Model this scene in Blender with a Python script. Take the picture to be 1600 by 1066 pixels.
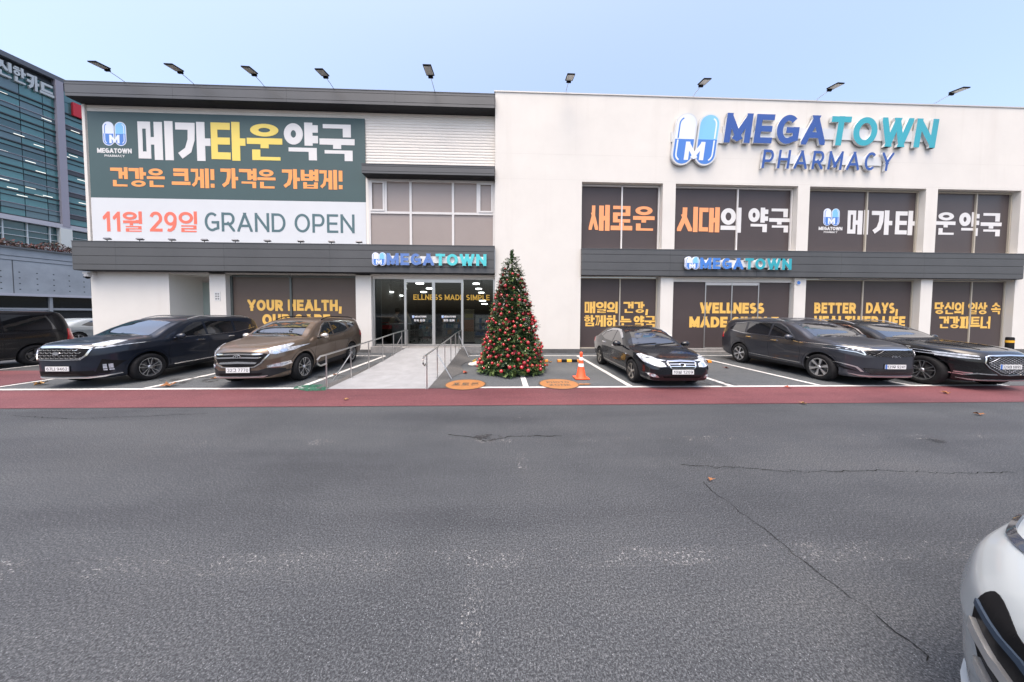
import bpy, bmesh, math, random
from mathutils import Vector, Matrix
from mathutils.bvhtree import BVHTree
R = math.radians
random.seed(7)
for o in list(bpy.data.objects):
    bpy.data.objects.remove(o)
sc = bpy.context.scene
col = sc.collection

# ------------------------------------------------------------------ camera, sky, sun, exposure
cam = bpy.data.cameras.new('camera')
cam.sensor_width = 36.0
cam.lens = 36.0 * 440 / 1600
cam.shift_y = -28.7 / 1600
cam.clip_end = 3000
cam.clip_start = 0.05
cam_o = bpy.data.objects.new('camera', cam)
col.objects.link(cam_o)
cam_o.matrix_world = (Matrix.Translation((0, 0, 1.88)) @ Matrix.Rotation(R(-1.9596), 4, 'Z')
                      @ Matrix.Rotation(R(90 - 2.0519), 4, 'X') @ Matrix.Rotation(R(0.2604), 4, 'Z'))
sc.camera = cam_o
SUN_EL, SUN_AZ = 72, 200          # azimuth clockwise from +Y: high, hazy, behind the camera
world = bpy.data.worlds.new('World')
sc.world = world
world.use_nodes = True
wn = world.node_tree
bg = wn.nodes['Background']
sky = wn.nodes.new('ShaderNodeTexSky')
sky.sky_type = 'NISHITA'
sky.sun_disc = False
sky.sun_elevation = R(SUN_EL)
sky.sun_rotation = R(SUN_AZ)
sky.air_density = 1.0
sky.dust_density = 6.0
sky.ozone_density = 1.0
wn.links.new(sky.outputs[0], bg.inputs[0])
bg.inputs[1].default_value = 0.15
sun = bpy.data.lights.new('sun', 'SUN')
sun.energy = 0.6
sun.angle = R(50)
sun.color = (1.0, 0.87, 0.72)
sun_o = bpy.data.objects.new('sun', sun)
col.objects.link(sun_o)
sdir = Vector((math.sin(R(SUN_AZ)) * math.cos(R(SUN_EL)), math.cos(R(SUN_AZ)) * math.cos(R(SUN_EL)), math.sin(R(SUN_EL))))
sun_o.rotation_euler = sdir.to_track_quat('Z', 'Y').to_euler()
sc.view_settings.view_transform = 'Standard'
sc.view_settings.look = 'None'
sc.view_settings.exposure = 1.42
sc.view_settings.gamma = 1
sc.cycles.max_bounces = 8
sc.cycles.transparent_max_bounces = 12
sc.cycles.use_denoising = True

# ------------------------------------------------------------------ measuring: pixel of the 1600 px photo -> metres on a plane
_f, _cx, _cy, _H = 440.0, 800.0, 504.3, 1.88
_M = cam_o.matrix_world.to_3x3()
_RI, _UP, _FW = _M.col[0].copy(), _M.col[1].copy(), -_M.col[2]
def ray(u, v):
    return (u - _cx) * _RI - (v - _cy) * _UP + _f * _FW
def G(u, v, z=0.0):
    q = ray(u, v); t = (z - _H) / q.z
    return Vector((q.x * t, q.y * t, z))
def F(u, v, Y):
    q = ray(u, v); t = Y / q.y
    return Vector((q.x * t, Y, _H + q.z * t))

# ------------------------------------------------------------------ materials
MATS = {}
def mat(name, c=(.5, .5, .5), rough=.5, metal=0.0, spec=.5, coat=0.0, var=0.0, scale=3.0, bump=0.0, bscale=60.0, emit=None, estr=0.0):
    if name in MATS:
        return MATS[name]
    m = bpy.data.materials.new(name)
    m.use_nodes = True
    nt = m.node_tree
    p = nt.nodes['Principled BSDF']
    p.inputs['Base Color'].default_value = (*c, 1)
    p.inputs['Roughness'].default_value = rough
    p.inputs['Metallic'].default_value = metal
    p.inputs['Specular IOR Level'].default_value = spec
    p.inputs['Coat Weight'].default_value = coat
    p.inputs['Coat Roughness'].default_value = 0.03
    if emit:
        p.inputs['Emission Color'].default_value = (*emit, 1)
        p.inputs['Emission Strength'].default_value = estr
    if var or bump:
        tc = nt.nodes.new('ShaderNodeTexCoord')
    if var:
        n = nt.nodes.new('ShaderNodeTexNoise')
        n.inputs['Scale'].default_value = scale
        n.inputs['Detail'].default_value = 6
        n.inputs['Roughness'].default_value = .62
        r = nt.nodes.new('ShaderNodeValToRGB')
        r.color_ramp.elements[0].position = .3
        r.color_ramp.elements[1].position = .7
        r.color_ramp.elements[0].color = (*[max(0, x * (1 - var)) for x in c], 1)
        r.color_ramp.elements[1].color = (*[min(1, x * (1 + var)) for x in c], 1)
        nt.links.new(tc.outputs['Object'], n.inputs['Vector'])
        nt.links.new(n.outputs['Fac'], r.inputs['Fac'])
        nt.links.new(r.outputs['Color'], p.inputs['Base Color'])
    if bump:
        n2 = nt.nodes.new('ShaderNodeTexNoise')
        n2.inputs['Scale'].default_value = bscale
        n2.inputs['Detail'].default_value = 4
        b = nt.nodes.new('ShaderNodeBump')
        b.inputs['Strength'].default_value = bump
        b.inputs['Distance'].default_value = 0.01
        nt.links.new(tc.outputs['Object'], n2.inputs['Vector'])
        nt.links.new(n2.outputs['Fac'], b.inputs['Height'])
        nt.links.new(b.outputs['Normal'], p.inputs['Normal'])
    MATS[name] = m
    return m

def glass_mat(name, tint=(.75, .8, .8), fac=.12, rough=.0):
    m = bpy.data.materials.new(name)
    m.use_nodes = True
    nt = m.node_tree
    nt.nodes.remove(nt.nodes['Principled BSDF'])
    out = nt.nodes['Material Output']
    tr = nt.nodes.new('ShaderNodeBsdfTransparent'); tr.inputs[0].default_value = (*tint, 1)
    gl = nt.nodes.new('ShaderNodeBsdfGlossy'); gl.inputs['Roughness'].default_value = rough
    fr = nt.nodes.new('ShaderNodeFresnel'); fr.inputs[0].default_value = 1.5
    mx = nt.nodes.new('ShaderNodeMixShader')
    nt.links.new(fr.outputs[0], mx.inputs[0])
    nt.links.new(tr.outputs[0], mx.inputs[1]); nt.links.new(gl.outputs[0], mx.inputs[2])
    nt.links.new(mx.outputs[0], out.inputs[0])
    MATS[name] = m
    return m

def asphalt(name, c0, c1, c2, scale=125.0, tint=None):
    m = bpy.data.materials.new(name)
    m.use_nodes = True
    nt = m.node_tree; L = nt.links.new
    p = nt.nodes['Principled BSDF']
    p.inputs['Roughness'].default_value = .66
    p.inputs['Specular IOR Level'].default_value = .30
    tc = nt.nodes.new('ShaderNodeTexCoord')
    def noise(s, d=5, r=.6):
        n = nt.nodes.new('ShaderNodeTexNoise'); n.inputs['Scale'].default_value = s
        n.inputs['Detail'].default_value = d; n.inputs['Roughness'].default_value = r
        L(tc.outputs['Object'], n.inputs['Vector']); return n
    def ramp(n, stops):
        r = nt.nodes.new('ShaderNodeValToRGB')
        while len(r.color_ramp.elements) < len(stops): r.color_ramp.elements.new(.5)
        for e, (q, c) in zip(r.color_ramp.elements, stops):
            e.position = q; e.color = (*c, 1)
        L(n.outputs[0], r.inputs[0]); return r
    f1, f2 = noise(scale, 2, .8), noise(scale * .55, 2, .8)
    av = nt.nodes.new('ShaderNodeMath'); av.operation = 'ADD'; L(f1.outputs[0], av.inputs[0]); L(f2.outputs[0], av.inputs[1])
    hv = nt.nodes.new('ShaderNodeMath'); hv.operation = 'MULTIPLY'; hv.inputs[1].default_value = .5; L(av.outputs[0], hv.inputs[0])
    fine = ramp(hv, [(.38, c0), (.5, c1), (.61, c2)])
    big = ramp(noise(.45, 6, .65), [(.3, (.72, .73, .74)), (.5, (.97, .97, .97)), (.72, (1.10, 1.08, 1.05))])
    mp = nt.nodes.new('ShaderNodeMapping'); mp.inputs['Scale'].default_value = (.10, .85, 1); L(tc.outputs['Object'], mp.inputs[0])
    ln = nt.nodes.new('ShaderNodeTexNoise'); ln.inputs['Scale'].default_value = 1.0; ln.inputs['Detail'].default_value = 7; ln.inputs['Roughness'].default_value = .6
    L(mp.outputs[0], ln.inputs['Vector'])
    lane = ramp(ln, [(.32, (.72, .72, .74)), (.5, (1, 1, 1)), (.68, (1.22, 1.2, 1.16))])
    mul0 = nt.nodes.new('ShaderNodeMix'); mul0.data_type = 'RGBA'; mul0.blend_type = 'MULTIPLY'; mul0.inputs[0].default_value = 1
    L(fine.outputs[0], mul0.inputs[6]); L(lane.outputs[0], mul0.inputs[7])
    mul = nt.nodes.new('ShaderNodeMix'); mul.data_type = 'RGBA'; mul.blend_type = 'MULTIPLY'; mul.inputs[0].default_value = 1
    L(mul0.outputs[2], mul.inputs[6]); L(big.outputs[0], mul.inputs[7])
    # pale stones
    v = nt.nodes.new('ShaderNodeTexVoronoi'); v.inputs['Scale'].default_value = 70
    L(tc.outputs['Object'], v.inputs['Vector'])
    st = ramp(v, [(.0, (1, 1, 1)), (.13, (1, 1, 1)), (.19, (0, 0, 0))])
    sep = nt.nodes.new('ShaderNodeSeparateColor'); L(v.outputs['Color'], sep.inputs[0])
    gt = nt.nodes.new('ShaderNodeMath'); gt.operation = 'GREATER_THAN'; gt.inputs[1].default_value = .72
    L(sep.outputs[0], gt.inputs[0])
    am = nt.nodes.new('ShaderNodeMath'); am.operation = 'MULTIPLY'
    L(gt.outputs[0], am.inputs[0]); L(st.outputs[0], am.inputs[1])
    am2 = nt.nodes.new('ShaderNodeMath'); am2.operation = 'MULTIPLY'; am2.inputs[1].default_value = .85
    L(am.outputs[0], am2.inputs[0])
    mx = nt.nodes.new('ShaderNodeMix'); mx.data_type = 'RGBA'
    L(am2.outputs[0], mx.inputs[0]); L(mul.outputs[2], mx.inputs[6])
    mx.inputs[7].default_value = (*[min(1, x * 2.3) for x in c2], 1)
    L(mx.outputs[2], p.inputs['Base Color'])
    b = nt.nodes.new('ShaderNodeBump'); b.inputs['Strength'].default_value = .16; b.inputs['Distance'].default_value = .004
    L(noise(scale * .9, 4, .7).outputs[0], b.inputs['Height']); L(b.outputs[0], p.inputs['Normal'])
    MATS[name] = m
    return m

def worn_paint(name, c, thr, soft=.1, scale=9.0, rough=.7, patchy=.0):
    m = mat(name, c, rough, var=.12, scale=8)
    nt = m.node_tree; L = nt.links.new
    out = nt.nodes['Material Output']; p = nt.nodes['Principled BSDF']
    tc = nt.nodes.new('ShaderNodeTexCoord')
    n = nt.nodes.new('ShaderNodeTexNoise'); n.inputs['Scale'].default_value = scale; n.inputs['Detail'].default_value = 9
    n.inputs['Roughness'].default_value = .75
    L(tc.outputs['Object'], n.inputs['Vector'])
    mr = nt.nodes.new('ShaderNodeMapRange'); mr.inputs[1].default_value = thr; mr.inputs[2].default_value = thr + soft
    n3 = nt.nodes.new('ShaderNodeTexNoise'); n3.inputs['Scale'].default_value = 2.3; n3.inputs['Detail'].default_value = 3
    L(tc.outputs['Object'], n3.inputs['Vector'])
    ma = nt.nodes.new('ShaderNodeMath'); ma.operation = 'MULTIPLY_ADD'; ma.inputs[1].default_value = patchy; ma.inputs[2].default_value = -.5 * patchy
    L(n3.outputs[0], ma.inputs[0])
    mb_ = nt.nodes.new('ShaderNodeMath'); mb_.operation = 'ADD'; L(n.outputs[0], mb_.inputs[0]); L(ma.outputs[0], mb_.inputs[1])
    L(mb_.outputs[0], mr.inputs[0])
    t = nt.nodes.new('ShaderNodeBsdfTransparent'); mx = nt.nodes.new('ShaderNodeMixShader')
    L(mr.outputs[0], mx.inputs[0]); L(t.outputs[0], mx.inputs[1]); L(p.outputs[0], mx.inputs[2]); L(mx.outputs[0], out.inputs[0])
    return m

# ------------------------------------------------------------------ objects and meshes
def tag(o, label=None, cat=None, group=None, kind=None):
    if label: o['label'] = label
    if cat: o['category'] = cat
    if group: o['group'] = group
    if kind: o['kind'] = kind
    return o
def empty(name, loc, label=None, cat=None, group=None, rz=0.0):
    o = bpy.data.objects.new(name, None)
    o.empty_display_size = .1
    o.location = loc; o.rotation_euler = (0, 0, rz)
    col.objects.link(o)
    return tag(o, label, cat, group)
def link_mesh(name, me, parent=None):
    o = bpy.data.objects.new(name, me); col.objects.link(o)
    if parent: o.parent = parent
    return o
def kids(o):
    return [c for c in bpy.data.objects if c.parent == o]
def copy_tree(o, parent=None):
    c = o.copy(); col.objects.link(c)
    if parent: c.parent = parent
    for k in kids(o): copy_tree(k, c)
    return c
def root_loc(p):
    v = Vector((0, 0, 0))
    while p is not None:
        v += p.location; p = p.parent
    return v

class MB:
    """collects faces; build() links them as ONE mesh object"""
    def __init__(s): s.v = []; s.f = []; s.mi = []; s.mats = []
    def m(s, mt):
        if mt not in s.mats: s.mats.append(mt)
        return s.mats.index(mt)
    def face(s, pts, mt):
        i = len(s.v); s.v += [tuple(p) for p in pts]; s.f.append(tuple(range(i, i + len(pts)))); s.mi.append(s.m(mt))
    def box(s, x0, x1, y0, y1, z0, z1, mt):
        a = [(x0, y0, z0), (x1, y0, z0), (x1, y1, z0), (x0, y1, z0), (x0, y0, z1), (x1, y0, z1), (x1, y1, z1), (x0, y1, z1)]
        i = len(s.v); s.v += a
        for q in ((0, 3, 2, 1), (4, 5, 6, 7), (0, 1, 5, 4), (1, 2, 6, 5), (2, 3, 7, 6), (3, 0, 4, 7)):
            s.f.append(tuple(i + k for k in q)); s.mi.append(s.m(mt))
        return s
    def obox(s, c, sx, sy, sz, rot, mt):
        i = len(s.v); c = Vector(c)
        for q in ((-1, -1, -1), (1, -1, -1), (1, 1, -1), (-1, 1, -1), (-1, -1, 1), (1, -1, 1), (1, 1, 1), (-1, 1, 1)):
            s.v.append(tuple(c + rot @ Vector((q[0] * sx / 2, q[1] * sy / 2, q[2] * sz / 2))))
        for q in ((0, 3, 2, 1), (4, 5, 6, 7), (0, 1, 5, 4), (1, 2, 6, 5), (2, 3, 7, 6), (3, 0, 4, 7)):
            s.f.append(tuple(i + k for k in q)); s.mi.append(s.m(mt))
        return s
    def tube(s, pts, r, mt, n=8, r1=None, cap=True):
        pts = [Vector(p) for p in pts]; rings = []
        for k, p in enumerate(pts):
            d = (pts[min(k + 1, len(pts) - 1)] - pts[max(k - 1, 0)]).normalized()
            a = Vector((0, 0, 1)) if abs(d.z) < .95 else Vector((1, 0, 0))
            e1 = d.cross(a).normalized(); e2 = d.cross(e1)
            rr = r if r1 is None else r + (r1 - r) * k / max(1, len(pts) - 1)
            i = len(s.v)
            for j in range(n):
                t = 2 * math.pi * j / n
                s.v.append(tuple(p + e1 * rr * math.cos(t) + e2 * rr * math.sin(t)))
            rings.append(i)
        mi = s.m(mt)
        for a, b in zip(rings, rings[1:]):
            for j in range(n):
                s.f.append((a + j, a + (j + 1) % n, b + (j + 1) % n, b + j)); s.mi.append(mi)
        if cap:
            s.f.append(tuple(rings[0] + j for j in range(n))[::-1]); s.mi.append(mi)
            s.f.append(tuple(rings[-1] + j for j in range(n))); s.mi.append(mi)
        return s
    def lathe(s, prof, mt, n=24, fn=None, close=False):
        """prof [(r, h)] round Z; fn maps the point"""
        fn = fn or (lambda p: p); rings = []
        for r, h in prof:
            i = len(s.v); rings.append(i)
            for j in range(n):
                t = 2 * math.pi * j / n
                s.v.append(tuple(fn(Vector((r * math.cos(t), r * math.sin(t), h)))))
        mi = s.m(mt)
        for a, b in zip(rings, rings[1:]):
            for j in range(n):
                s.f.append((a + j, a + (j + 1) % n, b + (j + 1) % n, b + j)); s.mi.append(mi)
        return s
    def build(s, name, parent=None, world=True, smooth=False, ang=35, bevel=0):
        off = root_loc(parent) if (parent is not None and world) else Vector((0, 0, 0))
        me = bpy.data.meshes.new(name)
        me.from_pydata([tuple(Vector(v) - off) for v in s.v], [], s.f)
        for mt in s.mats: me.materials.append(mt)
        me.polygons.foreach_set('material_index', s.mi)
        if smooth:
            me.polygons.foreach_set('use_smooth', [True] * len(me.polygons))
            me.set_sharp_from_angle(angle=R(ang))
        me.update()
        o = link_mesh(name, me, parent)
        if bevel:
            b = o.modifiers.new('bevel', 'BEVEL'); b.width = bevel; b.segments = 2; b.limit_method = 'ANGLE'
        return o
def struct(o):
    o['kind'] = 'structure'; return o

# ------------------------------------------------------------------ stroke lettering (Hangul composed from jamo, Latin capitals, digits)
def arc(cx, cy, rx, ry, a0, a1, n=14):
    return [(cx + rx * math.cos(R(a0 + (a1 - a0) * k / n)), cy + ry * math.sin(R(a0 + (a1 - a0) * k / n))) for k in range(n + 1)]
LAT = {  # width, strokes in normalised centre-line coordinates
 'M': (.98, [[(0, 0), (0, 1)], [(0, 1), (.5, .2)], [(.5, .2), (1, 1)], [(1, 1), (1, 0)]]),
 'E': (.66, [[(1, 1), (0, 1), (0, 0), (1, 0)], [(0, .5), (.9, .5)]]),
 'G': (.84, [arc(.5, .5, .5, .5, 48, 300, 22) + [(1, .12), (1, .47)], [(1, .47), (.58, .47)]]),
 'A': (.9, [[(0, 0), (.5, 1)], [(.5, 1), (1, 0)], [(.2, .28), (.8, .28)]]),
 'T': (.74, [[(0, 1), (1, 1)], [(.5, 1), (.5, 0)]]),
 'O': (.92, [arc(.5, .5, .5, .5, 0, 360, 30)]),
 'W': (1.24, [[(0, 1), (.25, 0)], [(.25, 0), (.5, 1)], [(.5, 1), (.75, 0)], [(.75, 0), (1, 1)]]),
 'N': (.84, [[(0, 0), (0, 1)], [(0, 1), (1, 0)], [(1, 0), (1, 1)]]),
 'P': (.72, [[(0, 0), (0, 1)], [(0, 1), (.55, 1)] + arc(.6, .69, .4, .31, 90, -90, 12)[1:] + [(0, .38)]]),
 'H': (.8, [[(0, 0), (0, 1)], [(1, 0), (1, 1)], [(0, .5), (1, .5)]]),
 'R': (.76, [[(0, 0), (0, 1)], [(0, 1), (.55, 1)] + arc(.6, .69, .4, .31, 90, -90, 12)[1:] + [(0, .38)], [(.55, .38), (1, 0)]]),
 'C': (.82, [arc(.5, .5, .5, .5, 45, 315, 22)]),
 'Y': (.82, [[(0, 1), (.5, .45)], [(1, 1), (.5, .45)], [(.5, .5), (.5, 0)]]),
 'U': (.78, [[(0, 1), (0, .4)] + arc(.5, .4, .5, .4, 180, 360, 16)[1:] + [(1, 1)]]),
 'L': (.6, [[(0, 1), (0, 0), (1, 0)]]),
 'S': (.7, [arc(.5, .75, .48, .25, 35, 270, 14) + arc(.5, .25, .5, .25, 90, -145, 14)[1:]]),
 'D': (.82, [[(0, 0), (0, 1), (.45, 1)] + arc(.45, .5, .55, .5, 90, -90, 18)[1:] + [(0, 0)]]),
 'I': (.24, [[(.5, 0), (.5, 1)]]),
 'B': (.74, [[(0, 0), (0, 1), (.5, 1)] + arc(.55, .76, .38, .24, 90, -90, 10)[1:] + [(0, .52)], [(0, .52), (.55, .52)] + arc(.58, .26, .42, .26, 90, -90, 10)[1:] + [(0, 0)]]),
 'F': (.64, [[(0, 0), (0, 1), (1, 1)], [(0, .5), (.85, .5)]]),
 'Z': (.76, [[(0, 1), (1, 1)], [(.96, .96), (.04, .04)], [(0, 0), (1, 0)]]),
 'K': (.76, [[(0, 0), (0, 1)], [(0, .42), (1, 1)], [(.35, .6), (1, 0)]]),
 ',': (.24, [[(.6, .06), (.3, -.16)]]), '!': (.22, [[(.5, .52), (.5, 1)], [(.5, 0), (.5, .02)]]), ' ': (.36, []),
 '0': (.66, [arc(.5, .5, .5, .5, 0, 360, 26)]), '1': (.4, [[(.8, 0), (.8, 1), (.1, .78)]]),
 '2': (.68, [arc(.5, .7, .5, .3, 165, -30, 14) + [(0, 0), (1, 0)]]), '3': (.66, [arc(.45, .75, .5, .25, 150, -80, 12), arc(.45, .26, .55, .27, 80, -150, 12)]),
 '4': (.72, [[(.75, 0), (.75, 1), (0, .28), (1, .28)]]), '5': (.66, [[(.95, 1), (.1, 1), (.06, .55)] + arc(.48, .31, .5, .31, 120, -150, 16)]),
 '6': (.68, [arc(.5, .32, .5, .32, 0, 360, 20), [(.02, .36)] + arc(.62, .45, .6, .55, 170, 70, 10)]),
 '7': (.64, [[(0, 1), (1, 1), (.35, 0)]]), '8': (.68, [arc(.5, .76, .42, .24, 0, 360, 20), arc(.5, .26, .5, .26, 0, 360, 20)]),
 '9': (.68, [arc(.5, .68, .5, .32, 0, 360, 20), [(.98, .64)] + arc(.38, .55, .6, .55, -10, -110, 10)]),
}
CHO = 'ㄱㄲㄴㄷㄸㄹㅁㅂㅃㅅㅆㅇㅈㅉㅊㅋㅌㅍㅎ'
JUNG = 'ㅏㅐㅑㅒㅓㅔㅕㅖㅗㅘㅙㅚㅛㅜㅝㅞㅟㅠㅡㅢㅣ'
JONG = ' ㄱㄲㄳㄴㄵㄶㄷㄹㄺㄻㄼㄽㄾㄿㅀㅁㅂㅄㅅㅆㅇㅈㅊㅋㅌㅍㅎ'
def jamo(c, leg=False):
    """strokes in normalised centre-line coordinates of the jamo's own box"""
    D = {'ㄴ': [[(0, 1), (0, 0), (1, 0)]], 'ㄷ': [[(1, 1), (0, 1), (0, 0), (1, 0)]],
         'ㄹ': [[(0, 1), (1, 1), (1, .5), (0, .5), (0, 0), (1, 0)]], 'ㅁ': [[(0, .0), (0, 1), (1, 1), (1, 0), (0, 0)], [(0, 0), (0, .3)]],
         'ㅂ': [[(0, 1), (0, 0), (1, 0), (1, 1)], [(0, .5), (1, .5)]], 'ㅅ': [[(.5, 1), (.48, .6), (0, 0)], [(.5, .58), (1, 0)]],
         'ㅇ': [arc(.5, .5, .5, .5, 0, 360, 26)], 'ㅈ': [[(0, 1), (1, 1)], [(.5, 1), (.48, .6), (0, 0)], [(.5, .58), (1, 0)]],
         'ㅌ': [[(1, 1), (0, 1), (0, 0), (1, 0)], [(0, .5), (.95, .5)]], 'ㅍ': [[(0, 1), (1, 1)], [(0, 0), (1, 0)], [(.27, 1), (.27, 0)], [(.73, 1), (.73, 0)]],
         'ㅎ': [[(.3, 1), (.7, 1)], [(0, .72), (1, .72)], arc(.5, .24, .42, .24, 0, 360, 22)]}
    if c in D: return D[c]
    g = [[(0, 1), (1, 1), (.96, .55), (.7, .2), (.05, 0)]] if leg else [[(0, 1), (1, 1), (1, 0)]]
    if c == 'ㄱ': return g
    if c == 'ㅋ': return g + [[(.0, .52), (.95, .52)]]
    if c == 'ㄲ': return [[(x * .42, y) for x, y in s] for s in g] + [[(.58 + x * .42, y) for x, y in s] for s in g]
    return []
def syllable(ch, t):
    """list of (box, strokes) in a unit square"""
    i = ord(ch) - 0xAC00
    c, v, j = CHO[i // 588], JUNG[(i % 588) // 28], JONG[i % 28]
    out = []; W = .94
    fin = j != ' '
    b = .40 if fin else 0.0
    fh = .29 if v in 'ㅗㅜㅝ' else .34
    if fin:
        out.append(((.12, 0, W - .04, fh), jamo(j)))
    vert = {'ㅏ': 1, 'ㅑ': 1, 'ㅓ': 1, 'ㅕ': 1, 'ㅣ': 1, 'ㅐ': 2, 'ㅔ': 2, 'ㅖ': 2}
    if v in vert or v in 'ㅝㅢ':
        vs = v if v in vert else {'ㅝ': 'ㅓ', 'ㅢ': 'ㅣ'}[v]
        n2 = vs in 'ㅐㅔㅖ'
        y0 = b if fin else -.03
        ym = (y0 + 1) / 2
        xv = W - t if not vs in 'ㅏㅑ' else W - t - .15
        st = []
        if n2:
            st.append((xv, y0, xv + t, 1.03))
            st.append((xv - t - .06, y0, xv - .06, 1.0))
            if vs == 'ㅐ': st.append((xv - .07, ym - t * .45, xv + .01, ym + t * .45))
            ce = xv - t - .06
        else:
            st.append((xv, y0, xv + t, 1.03)); ce = xv
        ticks = {'ㅏ': [(ym, 1)], 'ㅑ': [(ym + .16, 1), (ym - .13, 1)], 'ㅓ': [(ym, -1)], 'ㅕ': [(ym + .13, -1), (ym - .13, -1)],
                 'ㅔ': [(ym, -1)], 'ㅖ': [(ym + .13, -1), (ym - .13, -1)]}.get(vs, [])
        if v == 'ㅝ': ticks = [(b + .12, -1)]
        th = t * .9
        for yy, d in ticks:
            if d > 0: st.append((xv + t - .01, yy - th / 2, xv + t + .15, yy + th / 2))
            else: st.append((ce - .15, yy - th / 2, ce + .01, yy + th / 2))
        cr = ce - (.04 if not any(d < 0 for _, d in ticks) else .09)
        cy0 = b + .02 if fin else 0.0
        if v in 'ㅝㅢ':
            bar = (.43 if v == 'ㅝ' else b) + (0.0 if fin else .08)
            st.append((0, bar, ce - .04, bar + t * .85))
            if v == 'ㅝ': st.append(((ce) * .42, .32, ce * .42 + t, bar + .01))
            cy0 = bar + t * .85 + .04
        out += [(q, None) for q in st]
        out.append(((.0, cy0, cr, 1.0), jamo(c, leg=(c in 'ㄱㄲㅋ' and not fin and v in vert))))
    else:
        h = t * (.74 if fin else .88)
        mid = ({'ㅡ': .43, 'ㅗ': .36, 'ㅜ': .44} if fin else {'ㅡ': .12, 'ㅗ': .0, 'ㅜ': .25})[v]
        out.append(((0 - .02, mid, W + .02, mid + h), None))
        ctop = mid + h + .045
        if v == 'ㅗ':
            out.append(((W / 2 - t / 2, mid + h - .01, W / 2 + t / 2, mid + h + .12), None)); ctop += .09
        if v == 'ㅜ':
            out.append(((W / 2 - t / 2, .33 if fin else -.03, W / 2 + t / 2, mid + .01), None))
        out.append(((.08, ctop, W - .08, 1.0), jamo(c)))
    return W, out
def clip(poly, a, b, c):
    """keep a*x + b*y <= c"""
    r = []
    for k in range(len(poly)):
        p, q = poly[k], poly[(k + 1) % len(poly)]
        dp, dq = a * p[0] + b * p[1] - c, a * q[0] + b * q[1] - c
        if dp <= 0: r.append(p)
        if dp * dq < 0:
            t = dp / (dp - dq); r.append((p[0] + (q[0] - p[0]) * t, p[1] + (q[1] - p[1]) * t))
    return r
def clip_box(poly, x0, y0, x1, y1):
    for a, b, c in ((1, 0, x1), (-1, 0, -x0), (0, 1, y1), (0, -1, -y0)):
        if len(poly) > 2: poly = clip(poly, a, b, c)
    return poly
def strip_polys(pts, tx, ty, box):
    """quads of one stroke; tx is the width of upright strokes, ty of level ones"""
    pts = [Vector((p[0], p[1])) for p in pts]
    closed = (pts[0] - pts[-1]).length < 1e-5
    n = len(pts)
    def wid(d): return math.hypot(tx * d.y, ty * d.x) / 2
    L_, R_ = [], []
    for k in range(n):
        if closed: d0 = (pts[k] - pts[k - 1] if k else pts[-1] - pts[-2]); d1 = (pts[k + 1] - pts[k] if k < n - 1 else pts[1] - pts[0])
        else: d0 = pts[k] - pts[k - 1] if k else pts[1] - pts[0]; d1 = pts[k + 1] - pts[k] if k < n - 1 else pts[-1] - pts[-2]
        d0 = d0.normalized(); d1 = d1.normalized()
        n0, n1 = Vector((-d0.y, d0.x)), Vector((-d1.y, d1.x))
        w0, w1 = wid(d0), wid(d1)
        cr = d0.x * d1.y - d0.y * d1.x
        if abs(cr) < .05: o = n1 * w1
        else:      # intersection of the two offset lines
            a, b = n0 * w0, n1 * w1
            t = ((b - a).x * d1.y - (b - a).y * d1.x) / cr
            o = a + d0 * t
        L_.append(pts[k] + o); R_.append(pts[k] - o)
    if not closed:
        d = (pts[1] - pts[0]).normalized(); e = max(tx, ty) * (.5 if min(abs(d.x), abs(d.y)) < .02 else (.9 if n < 5 else .0))
        if e: L_[0] = L_[0] - d * e; R_[0] = R_[0] - d * e
        d = (pts[-1] - pts[-2]).normalized(); e = max(tx, ty) * (.5 if min(abs(d.x), abs(d.y)) < .02 else (.9 if n < 5 else .0))
        L_[-1] = L_[-1] + d * e; R_[-1] = R_[-1] + d * e
    out = []
    for k in range(n - 1):
        q = [tuple(L_[k]), tuple(L_[k + 1]), tuple(R_[k + 1]), tuple(R_[k])]
        q = clip_box(q, *box) if box else q
        if len(q) > 2: out.append(q)
    return out
def st_lim(st):
    """thinner strokes for crowded jamo"""
    n = len(st)
    if n == 3 and len(st[2]) > 10: return .30, .17                      # hieut
    if n == 1 and len(st[0]) == 6: return .36, .20                      # rieul
    if n == 2 and len(st[0]) == 4: return .34, .22                      # tieut, bieup
    if n == 2 and len(st[0]) == len(st[1]) and len(st[0]) in (3, 5) and abs(st[1][0][0] - .58) < .01: return .20, .28   # ssang-giyeok
    return .36, .32
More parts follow.
